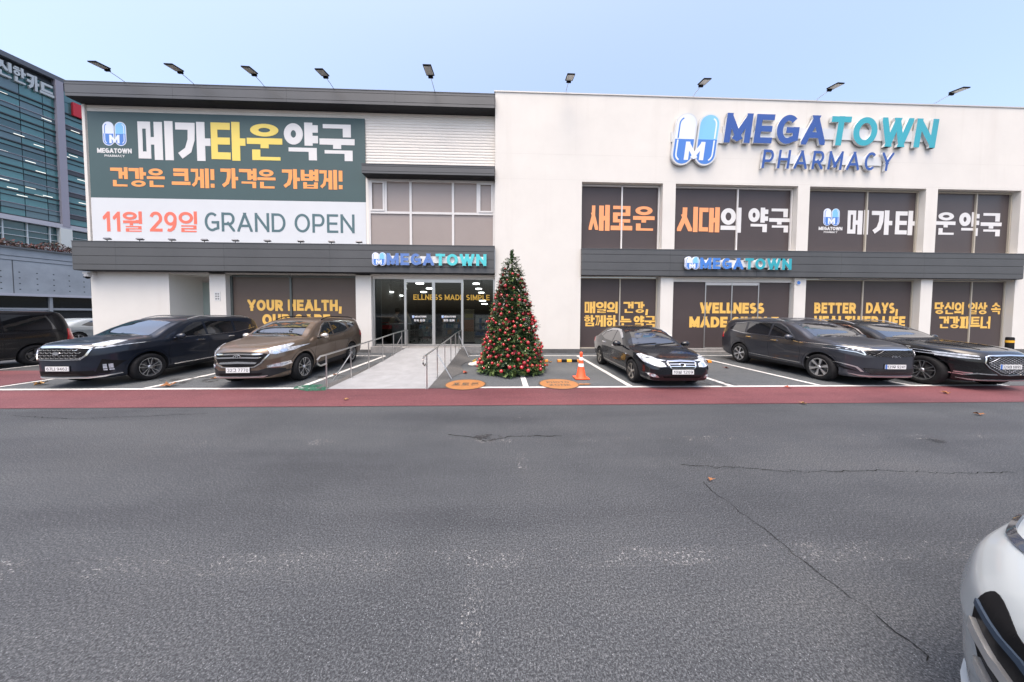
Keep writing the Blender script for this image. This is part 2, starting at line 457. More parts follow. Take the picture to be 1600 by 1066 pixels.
def text_polys(s, x0, x1, y0, y1, t=.2, gap=.1, shear=0.0, space=.36):
    """[(char index, layer, polygon)] filling the box"""
    items = []; x = 0.0
    for ci, ch in enumerate(s):
        if ch == ' ': x += space; continue
        lay = 0
        if 0xAC00 <= ord(ch) <= 0xD7A3:
            W, parts = syllable(ch, t)
            for box, st in parts:
                bx0, by0, bx1, by1 = box
                if st is None:
                    items.append((ci, lay, [(x + bx0, by0), (x + bx1, by0), (x + bx1, by1), (x + bx0, by1)])); lay += 1; continue
                tw = min(t, (bx1 - bx0) * st_lim(st)[0]); ty = min(t * .85, (by1 - by0) * st_lim(st)[1])
                for pl in st:
                    pp = [(bx0 + tw / 2 + p[0] * (bx1 - bx0 - tw), by0 + ty / 2 + p[1] * (by1 - by0 - ty)) for p in pl]
                    for q in strip_polys(pp, tw, ty, box): items.append((ci, lay, [(x + a, b) for a, b in q]))
                    lay += 1
            x += W + gap
        else:
            W, st = LAT[ch]
            W = max(W * .86 + t * .35, t * 1.02)
            for pl in st:
                pp = [(t / 2 + p[0] * (W - t), t / 2 + p[1] * (1 - t)) for p in pl]
                for q in strip_polys(pp, t, t * .92, None if ch == ',' else (0, 0, W, 1)): items.append((ci, lay, [(x + a, b) for a, b in q]))
                lay += 1
            x += W + gap
    tot = x - gap
    sx = (x1 - x0) / tot; sy = y1 - y0
    return [(ci, lay, [(x0 + a * sx + shear * b * sy, y0 + b * sy) for a, b in q]) for ci, lay, q in items]
def emit(mb, polys, fn, depth, front, side=None):
    """fn(a, b, d) -> point; d grows towards the viewer"""
    for it in polys:
        ci, lay, q = it
        fm = front(ci) if callable(front) else front
        d = depth + lay * .0006
        if sum(q[k - 1][0] * q[k][1] - q[k][0] * q[k - 1][1] for k in range(len(q))) < 0: q = q[::-1]
        mb.face([fn(a, b, d) for a, b in q], fm)
        for k in range(len(q)):
            a, b = q[k - 1], q[k]
            if math.hypot(a[0] - b[0], a[1] - b[1]) < 1e-5: continue
            mb.face([fn(*b, d), fn(*a, d), fn(*a, 0), fn(*b, 0)], side or fm)
def wall_fn(Y): return lambda a, b, d: (a, Y - d, b)
def lettering(name, s, px, Y, front, parent, t=.2, gap=.1, depth=.006, side=None, shear=0.0, space=.36, mb=None):
    """px = photo box (left, top, right, bottom) measured on plane Y"""
    u0, v0, u1, v1 = px
    um = (u0 + u1) / 2
    vm = (v0 + v1) / 2
    x0, x1 = F(u0, vm, Y).x, F(u1, vm, Y).x
    z0, z1 = F(um, v1, Y).z, F(um, v0, Y).z
    own = mb is None
    mb = mb or MB()
    emit(mb, text_polys(s, x0, x1, z0, z1, t, gap, shear, space), wall_fn(Y), depth, front, side)
    return mb.build(name, parent) if own else mb

# ------------------------------------------------------------------ palette
white_wall = mat('white_wall_paint', (.665, .638, .595), .75, var=.035, scale=.7, bump=.12, bscale=120)
def wall_paint():
    """painted render with rain streaks under the parapet"""
    m = white_wall; nt = m.node_tree; L = nt.links.new
    p = nt.nodes['Principled BSDF']
    src = p.inputs['Base Color'].links[0].from_socket
    tc = nt.nodes.new('ShaderNodeTexCoord')
    mp = nt.nodes.new('ShaderNodeMapping'); mp.inputs['Scale'].default_value = (1.6, 1.6, .12)
    n = nt.nodes.new('ShaderNodeTexNoise'); n.inputs['Scale'].default_value = 1.3; n.inputs['Detail'].default_value = 7
    L(tc.outputs['Object'], mp.inputs[0]); L(mp.outputs[0], n.inputs['Vector'])
    mr = nt.nodes.new('ShaderNodeMapRange'); mr.inputs[1].default_value = .56; mr.inputs[2].default_value = .8
    mr.inputs[3].default_value = 0; mr.inputs[4].default_value = .28
    L(n.outputs[0], mr.inputs[0])
    mx = nt.nodes.new('ShaderNodeMix'); mx.data_type = 'RGBA'
    L(mr.outputs[0], mx.inputs[0]); L(src, mx.inputs[6]); mx.inputs[7].default_value = (.55, .51, .46, 1)
    L(mx.outputs[2], p.inputs['Base Color'])
wall_paint()
siding_m = mat('white_siding', (.74, .70, .64), .5, var=.03, scale=1.2)
fascia_m = mat('grey_metal_panel', (.088, .090, .093), .45, metal=.2, spec=.4, var=.10, scale=.55)
groove_m = mat('dark_groove', (.012, .012, .013), .8, spec=.1)
soffit_m = mat('dark_soffit', (.03, .031, .034), .7, spec=.2)
stone_m = mat('grey_stone_step', (.22, .215, .21), .8, var=.2, scale=5, bump=.3)
plinth_m = mat('dark_plinth', (.09, .09, .09), .8, var=.2, scale=4)
film_m = mat('mauve_window_film', (.072, .058, .058), .30, spec=.2, coat=.06, var=.05, scale=.8)
film_b = mat('brown_window_film', (.110, .085, .073), .34, spec=.2, coat=.08, var=.05, scale=.8)
film_l = mat('pale_brown_film', (.30, .25, .225), .4, spec=.5, coat=.25, var=.04, scale=.8)
frame_w = mat('white_window_frame', (.66, .64, .62), .4)
frame_s = mat('silver_frame', (.55, .55, .54), .32, metal=.8)
frame_bz = mat('beige_frame', (.42, .38, .31), .5)
black_m = mat('black_plastic', (.008, .008, .009), .55, spec=.15)
steel = mat('stainless_steel', (.62, .61, .60), .28, metal=1.0, var=.06, scale=6)
ban_teal = mat('banner_teal', (.045, .086, .090), .6, var=.04, scale=1)
ban_white = mat('banner_white', (.60, .62, .64), .55, var=.02, scale=1)
ink_white = mat('white_ink', (.68, .67, .66), .5)
ink_yellow = mat('yellow_ink', (.78, .60, .12), .5)
ink_orange = mat('orange_ink', (.85, .33, .09), .5)
ink_red = mat('red_ink', (.80, .16, .10), .5)
ink_teal = mat('teal_ink', (.075, .14, .155), .5)
ink_peach = mat('peach_vinyl', (.86, .34, .14), .5)
ink_gold = mat('gold_vinyl', (.80, .48, .11), .5)
blue_d = mat('sign_blue', (.020, .075, .30), .4)
blue_m = mat('sign_mid_blue', (.055, .19, .56), .35)
blue_l = mat('sign_sky_blue', (.20, .50, .80), .35)
pill_w = mat('pill_white', (.72, .76, .88), .4)
mint = mat('sign_mint', (.25, .70, .60), .4)
turq = mat('sign_turquoise', (.025, .33, .40), .35)
ret_w = mat('sign_return_silver', (.60, .61, .61), .35)
asph = asphalt('asphalt', (.012, .0135, .016), (.044, .049, .056), (.115, .122, .132))
asph_stall = asphalt('stall_asphalt', (.036, .040, .044), (.074, .083, .091), (.13, .14, .15), 110)
asph_red = asphalt('red_lane_coating', (.072, .024, .030), (.122, .040, .048), (.18, .082, .09), 120)
paint_w = worn_paint('road_paint_white', (.50, .50, .495), .28, .10, 7)
paint_old = worn_paint('worn_lane_paint', (.24, .245, .25), .562, .08, 46, .7, .28)
paint_faint = worn_paint('faint_lane_paint', (.30, .30, .30), .60, .10, 30, .7, .5)
concrete = mat('concrete', (.33, .335, .34), .85, var=.14, scale=2.2, bump=.25, bscale=40)

# ------------------------------------------------------------------ ground and markings (the setting)
def sheet(name, polys, z, mt):
    b = MB()
    for p in polys: b.face([(x, y, z) for x, y in p], mt)
    o = b.build(name); return struct(o)
sheet('asphalt_ground', [[(-400, -300), (400, -300), (400, 500), (-400, 500)]], 0, asph)
FL = 6.98          # front line of the stalls
sheet('parking_area', [[(-12.2, FL), (40, FL), (40, 13.2), (-18.3, 13.2), (-12.2, 9.0)]], .004, asph_stall)
sheet('red_lane', [[(-60, 5.66), (60, 5.60), (60, FL - .07), (-60, FL - .07)], [(-15.5, FL - .07), (-12.35, FL - .07), (-12.6, 9.2), (-15.5, 9.2)]], .008, asph_red)
W = .06
lines = [[(-12.2, FL - W), (-4.55, FL - W), (-4.55, FL + W), (-12.2, FL + W)], [(-1.0, FL - W), (13.4, FL - W), (13.4, FL + W), (-1.0, FL + W)],
         [(-12.2, 12.1), (-5.0, 12.1), (-5.0, 12.22), (-12.2, 12.22)], [(-1.5, 12.1), (13.4, 12.1), (13.4, 12.22), (-1.5, 12.22)]]
for x in (-8.62, -4.99, .6, 3.28, 5.93, 8.32, 10.78, 13.3):
    lines.append([(x - .07, FL + W), (x + .07, FL + W), (x + .07, 12.1), (x - .07, 12.1)])
lines += [[(-12.32, FL), (-12.2, FL), (-12.2, 12.2), (-12.32, 12.2)], [(-15.9, FL), (-15.75, FL), (-15.75, 11), (-15.9, 11)]]
sheet('parking_lines', lines, .012, paint_w)
sheet('worn_lane_line', [[(-4.4, 2.02), (4.6, 1.97), (4.6, 2.15), (-4.4, 2.20)], [(-.25, .9), (-.12, .9), (-.12, 2.0), (-.25, 2.0)]], .004, paint_old)
sheet('faint_lane_line', [[(-9, 4.02), (11, 3.95), (11, 4.12), (-9, 4.18)], [(.2, 3.3), (.36, 3.3), (.36, 5.6), (.2, 5.6)]], .004, paint_faint)
def crack(pts, w, seed):
    rnd = random.Random(seed); P = []
    for (a, b) in zip(pts, pts[1:]):
        a = Vector(a); b = Vector(b); n = max(2, int((b - a).length / .06))
        for k in range(n):
            p = a.lerp(b, k / n); P.append(p + Vector((rnd.gauss(0, .014), rnd.gauss(0, .014))))
    q = []
    for a, b in zip(P, P[1:]):
        d = (b - a).normalized(); nn = Vector((-d.y, d.x)) * w * rnd.uniform(.3, 1)
        q.append([a + nn, a - nn, b - nn, b + nn])
    return [[(p.x, p.y) for p in f] for f in q]
crack_m = mat('crack_black', (.014, .014, .014), .95, spec=.1)
cp = [G(*p).xy for p in ((1098, 755), (1150, 795), (1215, 845), (1290, 905), (1370, 965), (1440, 1020), (1476, 1062))]
cp2 = [G(*p).xy for p in ((1060, 726), (1150, 731), (1260, 738), (1380, 735), (1480, 741), (1590, 738))]
cp3 = [G(*p).xy for p in ((700, 680), (745, 684), (760, 690), (790, 683), (880, 680))]
cp4 = [G(*p).xy for p in ((20, 650), (120, 655), (240, 650), (330, 646))]
sheet('asphalt_cracks', crack(cp, .0040, 1) + crack(cp2, .0050, 2) + crack(cp3, .008, 3) + crack(cp4, .005, 4), .005, crack_m)
stain_m = worn_paint('oil_stain', (.030, .030, .032), .50, .16, 3.2, .6)
stains = []
for u, v, r in ((1240, 580, .6), (1110, 600, .5), (300, 595, .6), (520, 590, .4), (762, 685, .16), (1455, 690, .14)):
    c = G(u, v); stains.append([(c.x + r * 1.4 * math.cos(a * .5236), c.y + r * .7 * math.sin(a * .5236)) for a in range(12)])
sheet('oil_stains', stains, .016, stain_m)

# ------------------------------------------------------------------ pharmacy building
YR, YL, YB = 12.95, 13.2, 12.75
bld = empty('pharmacy_building', (3, 13.2, 0), 'white two-storey pharmacy building with dark grey panel bands and film-covered windows', 'building')
# right wing wall: piers and spandrels round the openings
UX = [(3.61, 7.38), (7.98, 13.84), (14.41, 20.16), (20.75, 24.99)]
b = MB(); D = .42
b.box(-.35, 3.61, YR, YR + D, .2, 11.72, white_wall)
b.box(3.61, 24.99, YR, YR + D, 7.86, 11.72, white_wall)
b.box(24.99, 30.5, YR, YR + D, .2, 11.72, white_wall)
for a, c in zip(UX, UX[1:]): b.box(a[1], c[0], YR, YR + D, .2, 7.86, white_wall)
for a in UX: b.box(a[0], a[1], YR + .02, YR + D, 3.58, 4.80, white_wall)
b.box(7.98, 13.84, YR + .12, YR + D, 3.37, 3.58, white_wall)           # header over the closed doors
b.box(-.35, -.05, YR + D, 26, .2, 11.72, white_wall)
b.box(30.2, 30.5, YR + D, 26, .2, 11.72, white_wall)
jm = mat('wall_joint', (.60, .57, .53), .8)
for z in (9.05, 7.93): b.box(-.345, 30.4, YR - .0012, YR + .01, z, z + .010, jm)
for x in (-.2, 3.3, 8.0, 14.1, 20.4): b.box(x, x + .008, YR - .0012, YR + .01, 9.06, 11.7, jm) if x > 3 else None
b.box(-.40, 30.55, YR - .03, YR + .5, 11.72, 11.77, mat('parapet_cap', (.55, .53, .50), .5, metal=.2))
b.build('wall', bld)
MB().box(-.05, 30.2, YR + D, 26, 11.2, 11.3, soffit_m).build('roof', bld)
b = MB(); b.box(-.35, 7.5, YR - .03, YR + D, 0, .2, plinth_m); b.box(14.2, 30.5, YR - .03, YR + D, 0, .2, plinth_m); b.build('plinth', bld)
b = MB(); b.box(7.5, 14.2, YR - .32, YR + D, 0, .12, stone_m); b.box(7.7, 14.0, YR - .06, YR + D, .12, .215, stone_m); b.build('door_step', bld)
# panel bands with real grooves
def band(name, x0, x1, yf, yb, z0, z1, splits, joints, lip=True):
    b = MB(); zz = [z0] + [z0 + (z1 - z0) * s for s in splits] + [z1]
    b.box(x0 + .004, x1 - .004, yf + .012, yb, z0 + .004, z1 - .004, groove_m)
    xs = [x0] + joints + [x1]
    for za, zb in zip(zz, zz[1:]):
        for xa, xb in zip(xs, xs[1:]):
            b.box(xa + .003, xb - .003, yf, yf + .011, za + .008, zb - .008, fascia_m)
            b.box(xa + .003, xa + .014, yf + .011, yb, za + .008, zb - .008, fascia_m) if xa == x0 else None
            b.box(xb - .014, xb - .003, yf + .011, yb, za + .008, zb - .008, fascia_m) if xb == x1 else None
    if lip: b.box(x0 - .01, x1 + .01, yf - .012, yb, z1 - .003, z1 + .025, fascia_m)
    b.box(x0 + .02, x1 - .02, yf + .02, yb, z0 - .012, z0 + .003, soffit_m)
    return b.build(name, bld)
band('canopy_band', 3.60, 25.06, YR - .17, YR + .0, 3.60, 4.79, (.2, .5, .8), [7.7, 11.8, 15.9, 20.0])
band('canopy_band', -18.37, -.36, YB, YL, 3.63, 4.84, (.2, .5, .8), [-16.6, -12.1, -7.6, -4.2])
band('roof_fascia', -18.34, -.365, YB, YL + 1, 10.87, 11.47, (.22, .80), [-14.0, -9.3, -4.7])
band('awning', -6.17, -.365, YB, YL, 7.94, 8.34, (.25, .8), [-3.2])
# left wing
b = MB()
xw0, xd0, xd1, xf0, xf1, xe0 = -18.28, F(265, 470, YL).x, F(328, 470, YL).x, -12.5, F(556, 470, YL).x, F(580, 470, YL).x
b.box(xw0, xd0, YL, YL + 1.6, 0.05, 3.62, white_wall)
b.box(xd1, xf0, YL, YL + 1.6, 0.05, 3.62, white_wall)
b.box(xf1, xe0, YL, YL + .6, 0.05, 3.62, white_wall)
b.box(xd0, xd1, YL + 1.45, YL + 1.6, 3.34, 3.62, white_wall)
b.box(xw0, -6.12, YL + .05, YL + .4, 3.64, 10.85, white_wall)
b.box(-6.12, -.36, YL + .05, YL + .4, 7.86, 10.85, white_wall)
b.box(xw0, xw0 + .3, YL + .4, 26, 0.05, 10.85, white_wall)
b.box(xw0 - .0, xw0 + .12, YL - .03, YL + .05, 4.84, 10.84, white_wall)     # corner trim
b.box(xd0, -.36, YL + .0, YL + 1.5, 3.56, 3.63, white_wall)
b.build('wall', bld)
MB().box(xw0, -.4, YL + .4, 26, 10.87, 11.2, soffit_m).build('roof', bld)
b = MB(); b.box(xw0 - .01, xd0, YL - .02, YL + .1, 0, .05, plinth_m); b.box(xf0 - .3, xe0, YL - .02, YL + .1, 0, .14, plinth_m); b.build('plinth', bld)
# ribbed siding: a real trapezoid profile
b = MB(); prof = []; z = 4.86; pit = .128
while z < 10.84:
    prof += [(0.0, z), (-.016, z + pit * .22), (-.016, z + pit * .72), (0.0, z + pit * .9)]; z += pit
for (d0, z0), (d1, z1) in zip(prof, prof[1:]):
    for xa, xb, lo, hi in ((xw0 + .12, -6.13, 0, 99), (-6.13, -.365, 8.36, 99)):
        if z0 >= lo and z1 <= min(hi, 10.86): b.face([(xa, YL + .045 + d0, z0), (xb, YL + .045 + d0, z0), (xb, YL + .045 + d1, z1), (xa, YL + .045 + d1, z1)], siding_m)
b.box(-6.20, -6.08, YL - .02, YL + .05, 4.85, 7.92, siding_m)
b.build('siding', bld)

def window(xs, zs, Y, pane_m, fm, fw=.05, fd=.07, name='window', skip=(), sashes=()):
    """frame grid xs x zs on plane Y; one pane mesh per window"""
    f = MB()
    for k, x in enumerate(xs):
        f.box(x - fw / 2, x + fw / 2, Y - fd, Y, zs[0], zs[-1], fm)
    for k, z in enumerate(zs):
        for xa, xb in zip(xs, xs[1:]): f.box(xa + fw / 2, xb - fw / 2, Y - fd + .003, Y, z - fw / 2, z + fw / 2, fm)
    for (x0, x1, z0, z1) in sashes:
        w = .075
        f.box(x0, x0 + w, Y - fd - .02, Y - fd + .01, z0, z1, fm); f.box(x1 - w, x1, Y - fd - .02, Y - fd + .01, z0, z1, fm)
        f.box(x0 + w, x1 - w, Y - fd - .02, Y - fd + .01, z0, z0 + w, fm); f.box(x0 + w, x1 - w, Y - fd - .02, Y - fd + .01, z1 - w, z1, fm)
    fo = f.build(name, bld)
    p = MB().box(xs[0], xs[-1], Y - .02, Y + .04, zs[0], zs[-1], pane_m).build('pane', fo)
    return fo
YG = YR + .30
def mid(u, v): return F(u, v, YG).x
upper = []
for (a, c), u in zip(UX, (970.5, 1150, 1351, 1521)):
    upper.append(window([a + .02, mid(u, 340), c - .05], [4.80, 7.80], YG, film_m, frame_w if u < 1200 else frame_bz, .06, .08))
YV = YG - .024
ST = YV - .0
lettering('lettering', '새로운', (920, 322, 1022, 360), YV, ink_peach, upper[0], .21, .07)
lettering('lettering', '시대의', (1058, 325, 1158, 362), YV, lambda i: ink_peach if i < 2 else ink_white, upper[1], .21, .06)
lettering('lettering', '약국', (1169, 326, 1233, 363), YV, ink_white, upper[1], .21, .08)
lettering('lettering', '메가타', (1324, 330, 1431, 366), YV, ink_white, upper[2], .21, .14)
lettering('lettering', '운', (1463, 332, 1492, 367), YV, ink_white, upper[3], .21, .1)
lettering('lettering', '약국', (1498, 333, 1564, 369), YV, ink_white, upper[3], .21, .1)
def pill_logo(mb, x0, x1, z0, z1, fn, depth, mats, shear=0.0, M=True, edge=None):
    """two capsules side by side, pale tops over blue bottoms, an M across"""
    pw, pm, pb, plight, pr = mats
    w = (x1 - x0); h = z1 - z0; r = w * .235; zc = z0 + h * .5
    def sh(q): return [(x + shear * (z - z0), z) for x, z in q]
    def cap(cx, lay, ins, top, mt, side=None):
        rr = r - ins
        if top: q = [(cx + rr, zc)] + [(cx + rr * math.cos(R(a)), z1 - r + rr * math.sin(R(a))) for a in range(0, 181, 12)] + [(cx - rr, zc)]
        else: q = [(cx - rr, zc)] + [(cx + rr * math.cos(R(a)), z0 + r + rr * math.sin(R(a))) for a in range(180, 361, 12)] + [(cx + rr, zc)]
        emit(mb, [(0, lay, sh(q))], fn, depth, mt, side)
    cl, cr = x0 + w * .25, x1 - w * .25
    for cx, top, mt in ((cl, 1, plight), (cl, 0, pb), (cr, 1, pm), (cr, 0, pb)):
        cap(cx, 0, 0, top, edge or pr, edge or pr)
    for cx, top, mt in ((cl, 1, pw), (cl, 0, pb), (cr, 1, pm), (cr, 0, pb)):
        cap(cx, 4, r * .13, top, mt)
    t = r * .13
    for cx, sgn in ((cl, -1), (cr, 1)):                       # highlight strokes
        for top in (1, 0):
            k = r * .62
            if top: q = [(cx + sgn * k, zc + h * .03), (cx + sgn * k, z1 - r)] + [(cx + sgn * k * math.cos(R(a)), z1 - r + k * math.sin(R(a))) for a in (20, 40, 60)]
            else: q = [(cx + sgn * k, zc - h * .03), (cx + sgn * k, z0 + r)] + [(cx + sgn * k * math.cos(R(a)), z0 + r - k * math.sin(R(a))) for a in (20, 40, 60)]
            if top and cx == cl: mt = pb
            else: mt = pw
            for pq in strip_polys(q, t, t, None): emit(mb, [(0, 8, sh(pq))], fn, depth, mt)
    if M:
        for ci, lay, q in text_polys('M', x0 + w * .29, x1 - w * .29, z0 + h * .10, z0 + h * .45, .2):
            emit(mb, [(0, 12 + lay, sh(q))], fn, depth, pw)
LOGO = (pill_w, blue_l, blue_m, mint, pill_w)
def logo_px(mb, px, Y, depth, shear=0.0, edge=None):
    u0, v0, u1, v1 = px; um, vm = (u0 + u1) / 2, (v0 + v1) / 2
    pill_logo(mb, F(u0, vm, Y).x, F(u1, vm, Y).x, F(um, v1, Y).z, F(um, v0, Y).z, wall_fn(Y), depth, LOGO, shear, True, edge)
b = MB(); logo_px(b, (1286, 326, 1312, 353), YV, .006); b.build('logo', upper[2])
lettering('lettering', 'MEGATOWN', (1279, 354.6, 1316, 360), YV, ink_white, upper[2], .24, .06)
lettering('lettering', 'PHARMACY', (1287, 361.4, 1308, 364.4), YV, ink_white, upper[2], .16, .14)
# ground floor of the right wing
def low_win(k, u, tz=3.52):
    a, c = UX[k]
    return window([a + .02, mid(u, 480), c - .05], [.22, tz], YG, film_m, frame_bz, .05, .06)
lw = [low_win(0, 967.5), None, low_win(2, 1345), low_win(3, 1514)]
lettering('lettering', '매일의', (913.5, 472, 965, 489), YV, ink_gold, lw[0], .21, .06)
lettering('lettering', '건강,', (974, 472, 1013, 489), YV, ink_gold, lw[0], .21, .08)
lettering('lettering', '함께하', (912.5, 493, 964, 510), YV, ink_gold, lw[0], .2, .06)
lettering('lettering', '는', (969, 494, 986, 511), YV, ink_gold, lw[0], .21, .06)
lettering('lettering', '약국', (990, 494, 1024, 511), YV, ink_gold, lw[0], .21, .06)
lettering('lettering', 'BETTER', (1272, 473, 1337, 490), YV, ink_gold, lw[2], .26, .09)
lettering('lettering', 'DAYS,', (1353, 473, 1403, 490), YV, ink_gold, lw[2], .26, .09)
lettering('lettering', 'HEALTHIER LIFE', (1272, 494, 1414, 511), YV, ink_gold, lw[2], .26, .09)
lettering('lettering', '당신의 일상 속', (1460, 473, 1563, 491), YV, ink_gold, lw[3], .2, .08)
lettering('lettering', '건강파트너', (1467, 495, 1547, 513), YV, ink_gold, lw[3], .2, .06)
# closed double door under film (second bay)
YD = YR + .18
xs = [8.0, F(1101.5, 470, YD).x, F(1142.5, 470, YD).x, F(1184, 470, YD).x, 13.80]
f = MB()
for k in range(4):
    top = 3.36 if k in (0, 3) else 3.22
    f.box(xs[k] + .012, xs[k + 1] - .012, YD, YD + .05, .225, top, film_m)
dr = f.build('door', bld)
f = MB()
for x in xs[1:4]: f.box(x - .022, x + .022, YD - .03, YD + .05, .22, 3.36, frame_s)
f.box(xs[1] + .022, xs[3] - .022, YD - .02, YD + .05, 3.23, 3.36, frame_w)
f.box(xs[1] + .022, xs[3] - .022, YD - .012, YD + .04, .222, .255, frame_s)
f.build('frame', dr)
lettering('lettering', 'WELLNESS', (1093.5, 473, 1194, 490), YD, ink_gold, dr, .27, .07)
lettering('lettering', 'MADE SIMPLE', (1077, 495, 1216, 512), YD, ink_gold, dr, .27, .07)
# upper left windows
YW = YL + .02
x1, x2 = F(642, 333, YW).x, F(708, 336, YW).x
zt, zm = 7.86, F(640, 333, YW).z
sx1, sx2 = F(603, 310, YW).x, F(746.5, 310, YW).x
wl = window([-6.06, x1, x2, -.40], [4.84, zm, zt], YW + .04, film_l, frame_w, .10, .07,
            sashes=((-6.0, sx1 - .05, zm + .06, zt - .05), (sx2 + .05, -.46, zm + .06, zt - .05)))
for x in (sx1, sx2): MB().box(x - .05, x + .05, YW - .028, YW + .04, zm + .05, zt - .05, frame_w).build('mullion', wl)
# film window of the left ground floor
YF = YL + .28
wf = window([xf0 + .05, F(456, 470, YF).x, xf1 - .02], [.2, 3.50], YF, film_b, mat('dark_mullion', (.10, .115, .11), .45, metal=.3), .09, .07)
lettering('lettering', 'YOUR', (387, 468.5, 442, 486), YF - .024, ink_gold, wf, .26, .08)
lettering('lettering', 'HEALTH,', (450, 468.5, 534, 486), YF - .024, ink_gold, wf, .26, .09)
lettering('lettering', 'OUR CARE', (410, 491, 516, 508.5), YF - .024, ink_gold, wf, .26, .09)
# side door in the recess
YS = YL + 1.4
door_g = mat('frosted_door_glass', (.34, .40, .37), .25, coat=.4, var=.06, scale=1)
xa = F(291, 480, YS).x
sd = MB().box(xa + .06, xd1 + .9, YS + .02, YS + .05, .1, 3.33, door_g).build('side_door', bld)
f = MB(); f.box(xa - .0, xa + .06, YS - .02, YS + .06, .1, 3.36, frame_s); f.box(xa + .06, xd1 + .9, YS - .02, YS + .06, 3.30, 3.36, frame_s); f.build('frame', sd)
hz = F(295, 465, YS).z
f = MB(); f.box(xa + .07, xa + .13, YS - .05, YS + .02, hz - 1.0, hz + .9, mat('door_pull', (.23, .22, .20), .4, metal=.6)); f.box(xa + .0, xa + .4, YS - .06, YS + .0, hz - .06, hz + .06, steel); f.build('handle', sd)
MB().box(xd0 - .5, xd1 + .2, YL + .1, YS + .3, 0, .1, stone_m).build('door_step', bld)
# ---- glass entrance with the room behind it
YE = YL + .22
ze0, ze1 = .30, 3.42
shop_glass = glass_mat('shop_glass', (.52, .55, .55))
exs = [xe0 + .05, F(634, 480, YE).x, F(678, 480, YE).x, F(722.5, 480, YE).x, -.40]
ent = MB()
for k, x in enumerate(exs):
    w = .05 if k in (1, 3) else (.07 if k == 2 else .04)
    ent.box(x - w, x + w, YE - .06, YE + .06, ze0, ze1, frame_s)
ent.box(xe0, -.36, YE - .07, YE + .07, ze1, 3.56, frame_w)
ent.box(exs[1] + .05, exs[3] - .05, YE - .05, YE + .05, ze1 - .15, ze1 - .002, frame_s)
for xa_, xb_ in zip(exs, exs[1:]): ent.box(xa_ + .07, xb_ - .07, YE - .04, YE + .04, ze0, ze0 + .07, frame_s)
ent.box(xe0 + .09, xe0 + .34, YE + .02, YE + .12, ze0 + .07, ze1 - .01, mat('grey_jamb', (.16, .18, .20), .5))
ento = ent.build('entrance', bld)
MB().box(exs[0], exs[-1], YE - .006, YE + .006, ze0 + .05, ze1, shop_glass).build('pane', ento)
lettering('lettering', 'ELLNESS MADE SIMPLE', (646, 460.5, 765, 469), YE - .012, mat('gold_pane_letters', (.62, .36, .04), .5), ento, .18, .14)
for u in (644, 690):
    mbx = MB()
    lettering('', 'MEGATOWN', (u + 4, 493.5, u + 22, 496.2), YE - .012, ink_white, ento, .22, .08, mb=mbx)
    lettering('', '자동 도어', (u + 3, 499.0, u + 20, 502.3), YE - .012, ink_white, ento, .2, .08, mb=mbx)
    logo_px(mbx, (u, 493, u + 3.4, 497.2), YE - .012, .003)
    mbx.build('lettering', ento)
MB().box(exs[1], exs[3], YL - .62, YL + .45, 0, .285, stone_m).box(xe0, exs[1], YL - .12, YL + .4, 0, .28, stone_m).box(exs[3], -.36, YL - .12, YL + .4, 0, .28, stone_m).build('door_step', bld)
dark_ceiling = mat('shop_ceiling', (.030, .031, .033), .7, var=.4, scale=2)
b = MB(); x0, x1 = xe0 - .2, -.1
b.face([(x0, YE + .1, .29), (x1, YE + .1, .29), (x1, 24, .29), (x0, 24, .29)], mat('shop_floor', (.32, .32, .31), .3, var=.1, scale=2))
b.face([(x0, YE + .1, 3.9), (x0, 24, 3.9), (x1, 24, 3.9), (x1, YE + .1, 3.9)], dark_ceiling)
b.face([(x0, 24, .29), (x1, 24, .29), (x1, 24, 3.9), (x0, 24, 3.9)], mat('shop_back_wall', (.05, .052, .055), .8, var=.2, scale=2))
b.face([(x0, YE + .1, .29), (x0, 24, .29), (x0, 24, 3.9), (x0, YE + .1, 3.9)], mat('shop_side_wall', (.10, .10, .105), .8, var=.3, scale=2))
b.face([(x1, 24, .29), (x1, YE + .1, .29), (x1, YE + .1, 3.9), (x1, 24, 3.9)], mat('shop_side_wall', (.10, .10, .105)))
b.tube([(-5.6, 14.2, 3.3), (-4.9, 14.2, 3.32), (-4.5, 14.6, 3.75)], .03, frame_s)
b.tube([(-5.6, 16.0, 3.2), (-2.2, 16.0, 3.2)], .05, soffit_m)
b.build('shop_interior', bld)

# ------------------------------------------------------------------ inside the entrance
lamp_m = mat('lamp_diffuser', (.9, .9, .9), .5, emit=(1, .97, .92), estr=7.0)
for k, (u, v, Y, w) in enumerate(((592, 450, 15.5, .5), (611, 456.5, 16.0, .5), (626, 462, 17.5, .5), (656, 443, 14.8, .7), (662, 456.5, 16.4, .6), (671, 451, 15.6, .6),
                                  (744, 443.5, 14.8, .6), (748, 451.5, 15.8, .6), (752, 457.5, 17, .6), (754, 470, 19.5, .8), (757, 475, 21, .8))):
    c = F(u, v, Y); w *= .75
    o = MB().lathe([(.001, -.03), (w * .36, -.03), (w * .40, .0), (w * .36, .03), (.001, .04)], lamp_m, 20, lambda q, c=c, Y=Y: Vector((c.x + q.x, Y + q.y, c.z + q.z))).box(c.x - .03, c.x + .03, Y - .03, Y + .03, c.z + .03, 3.9, black_m).build('ceiling_lamp')
    tag(o, 'lit white ceiling lamp hanging inside behind the glass entrance', 'lamp', 'ceiling lamps inside the entrance')
shirt = mat('beige_shirt', (.42, .36, .27), .9); dark_cloth = mat('dark_clothes', (.03, .03, .035), .9)
skin = mat('skin', (.50, .31, .22), .6); hair_m = mat('dark_hair', (.015, .013, .012), .6)
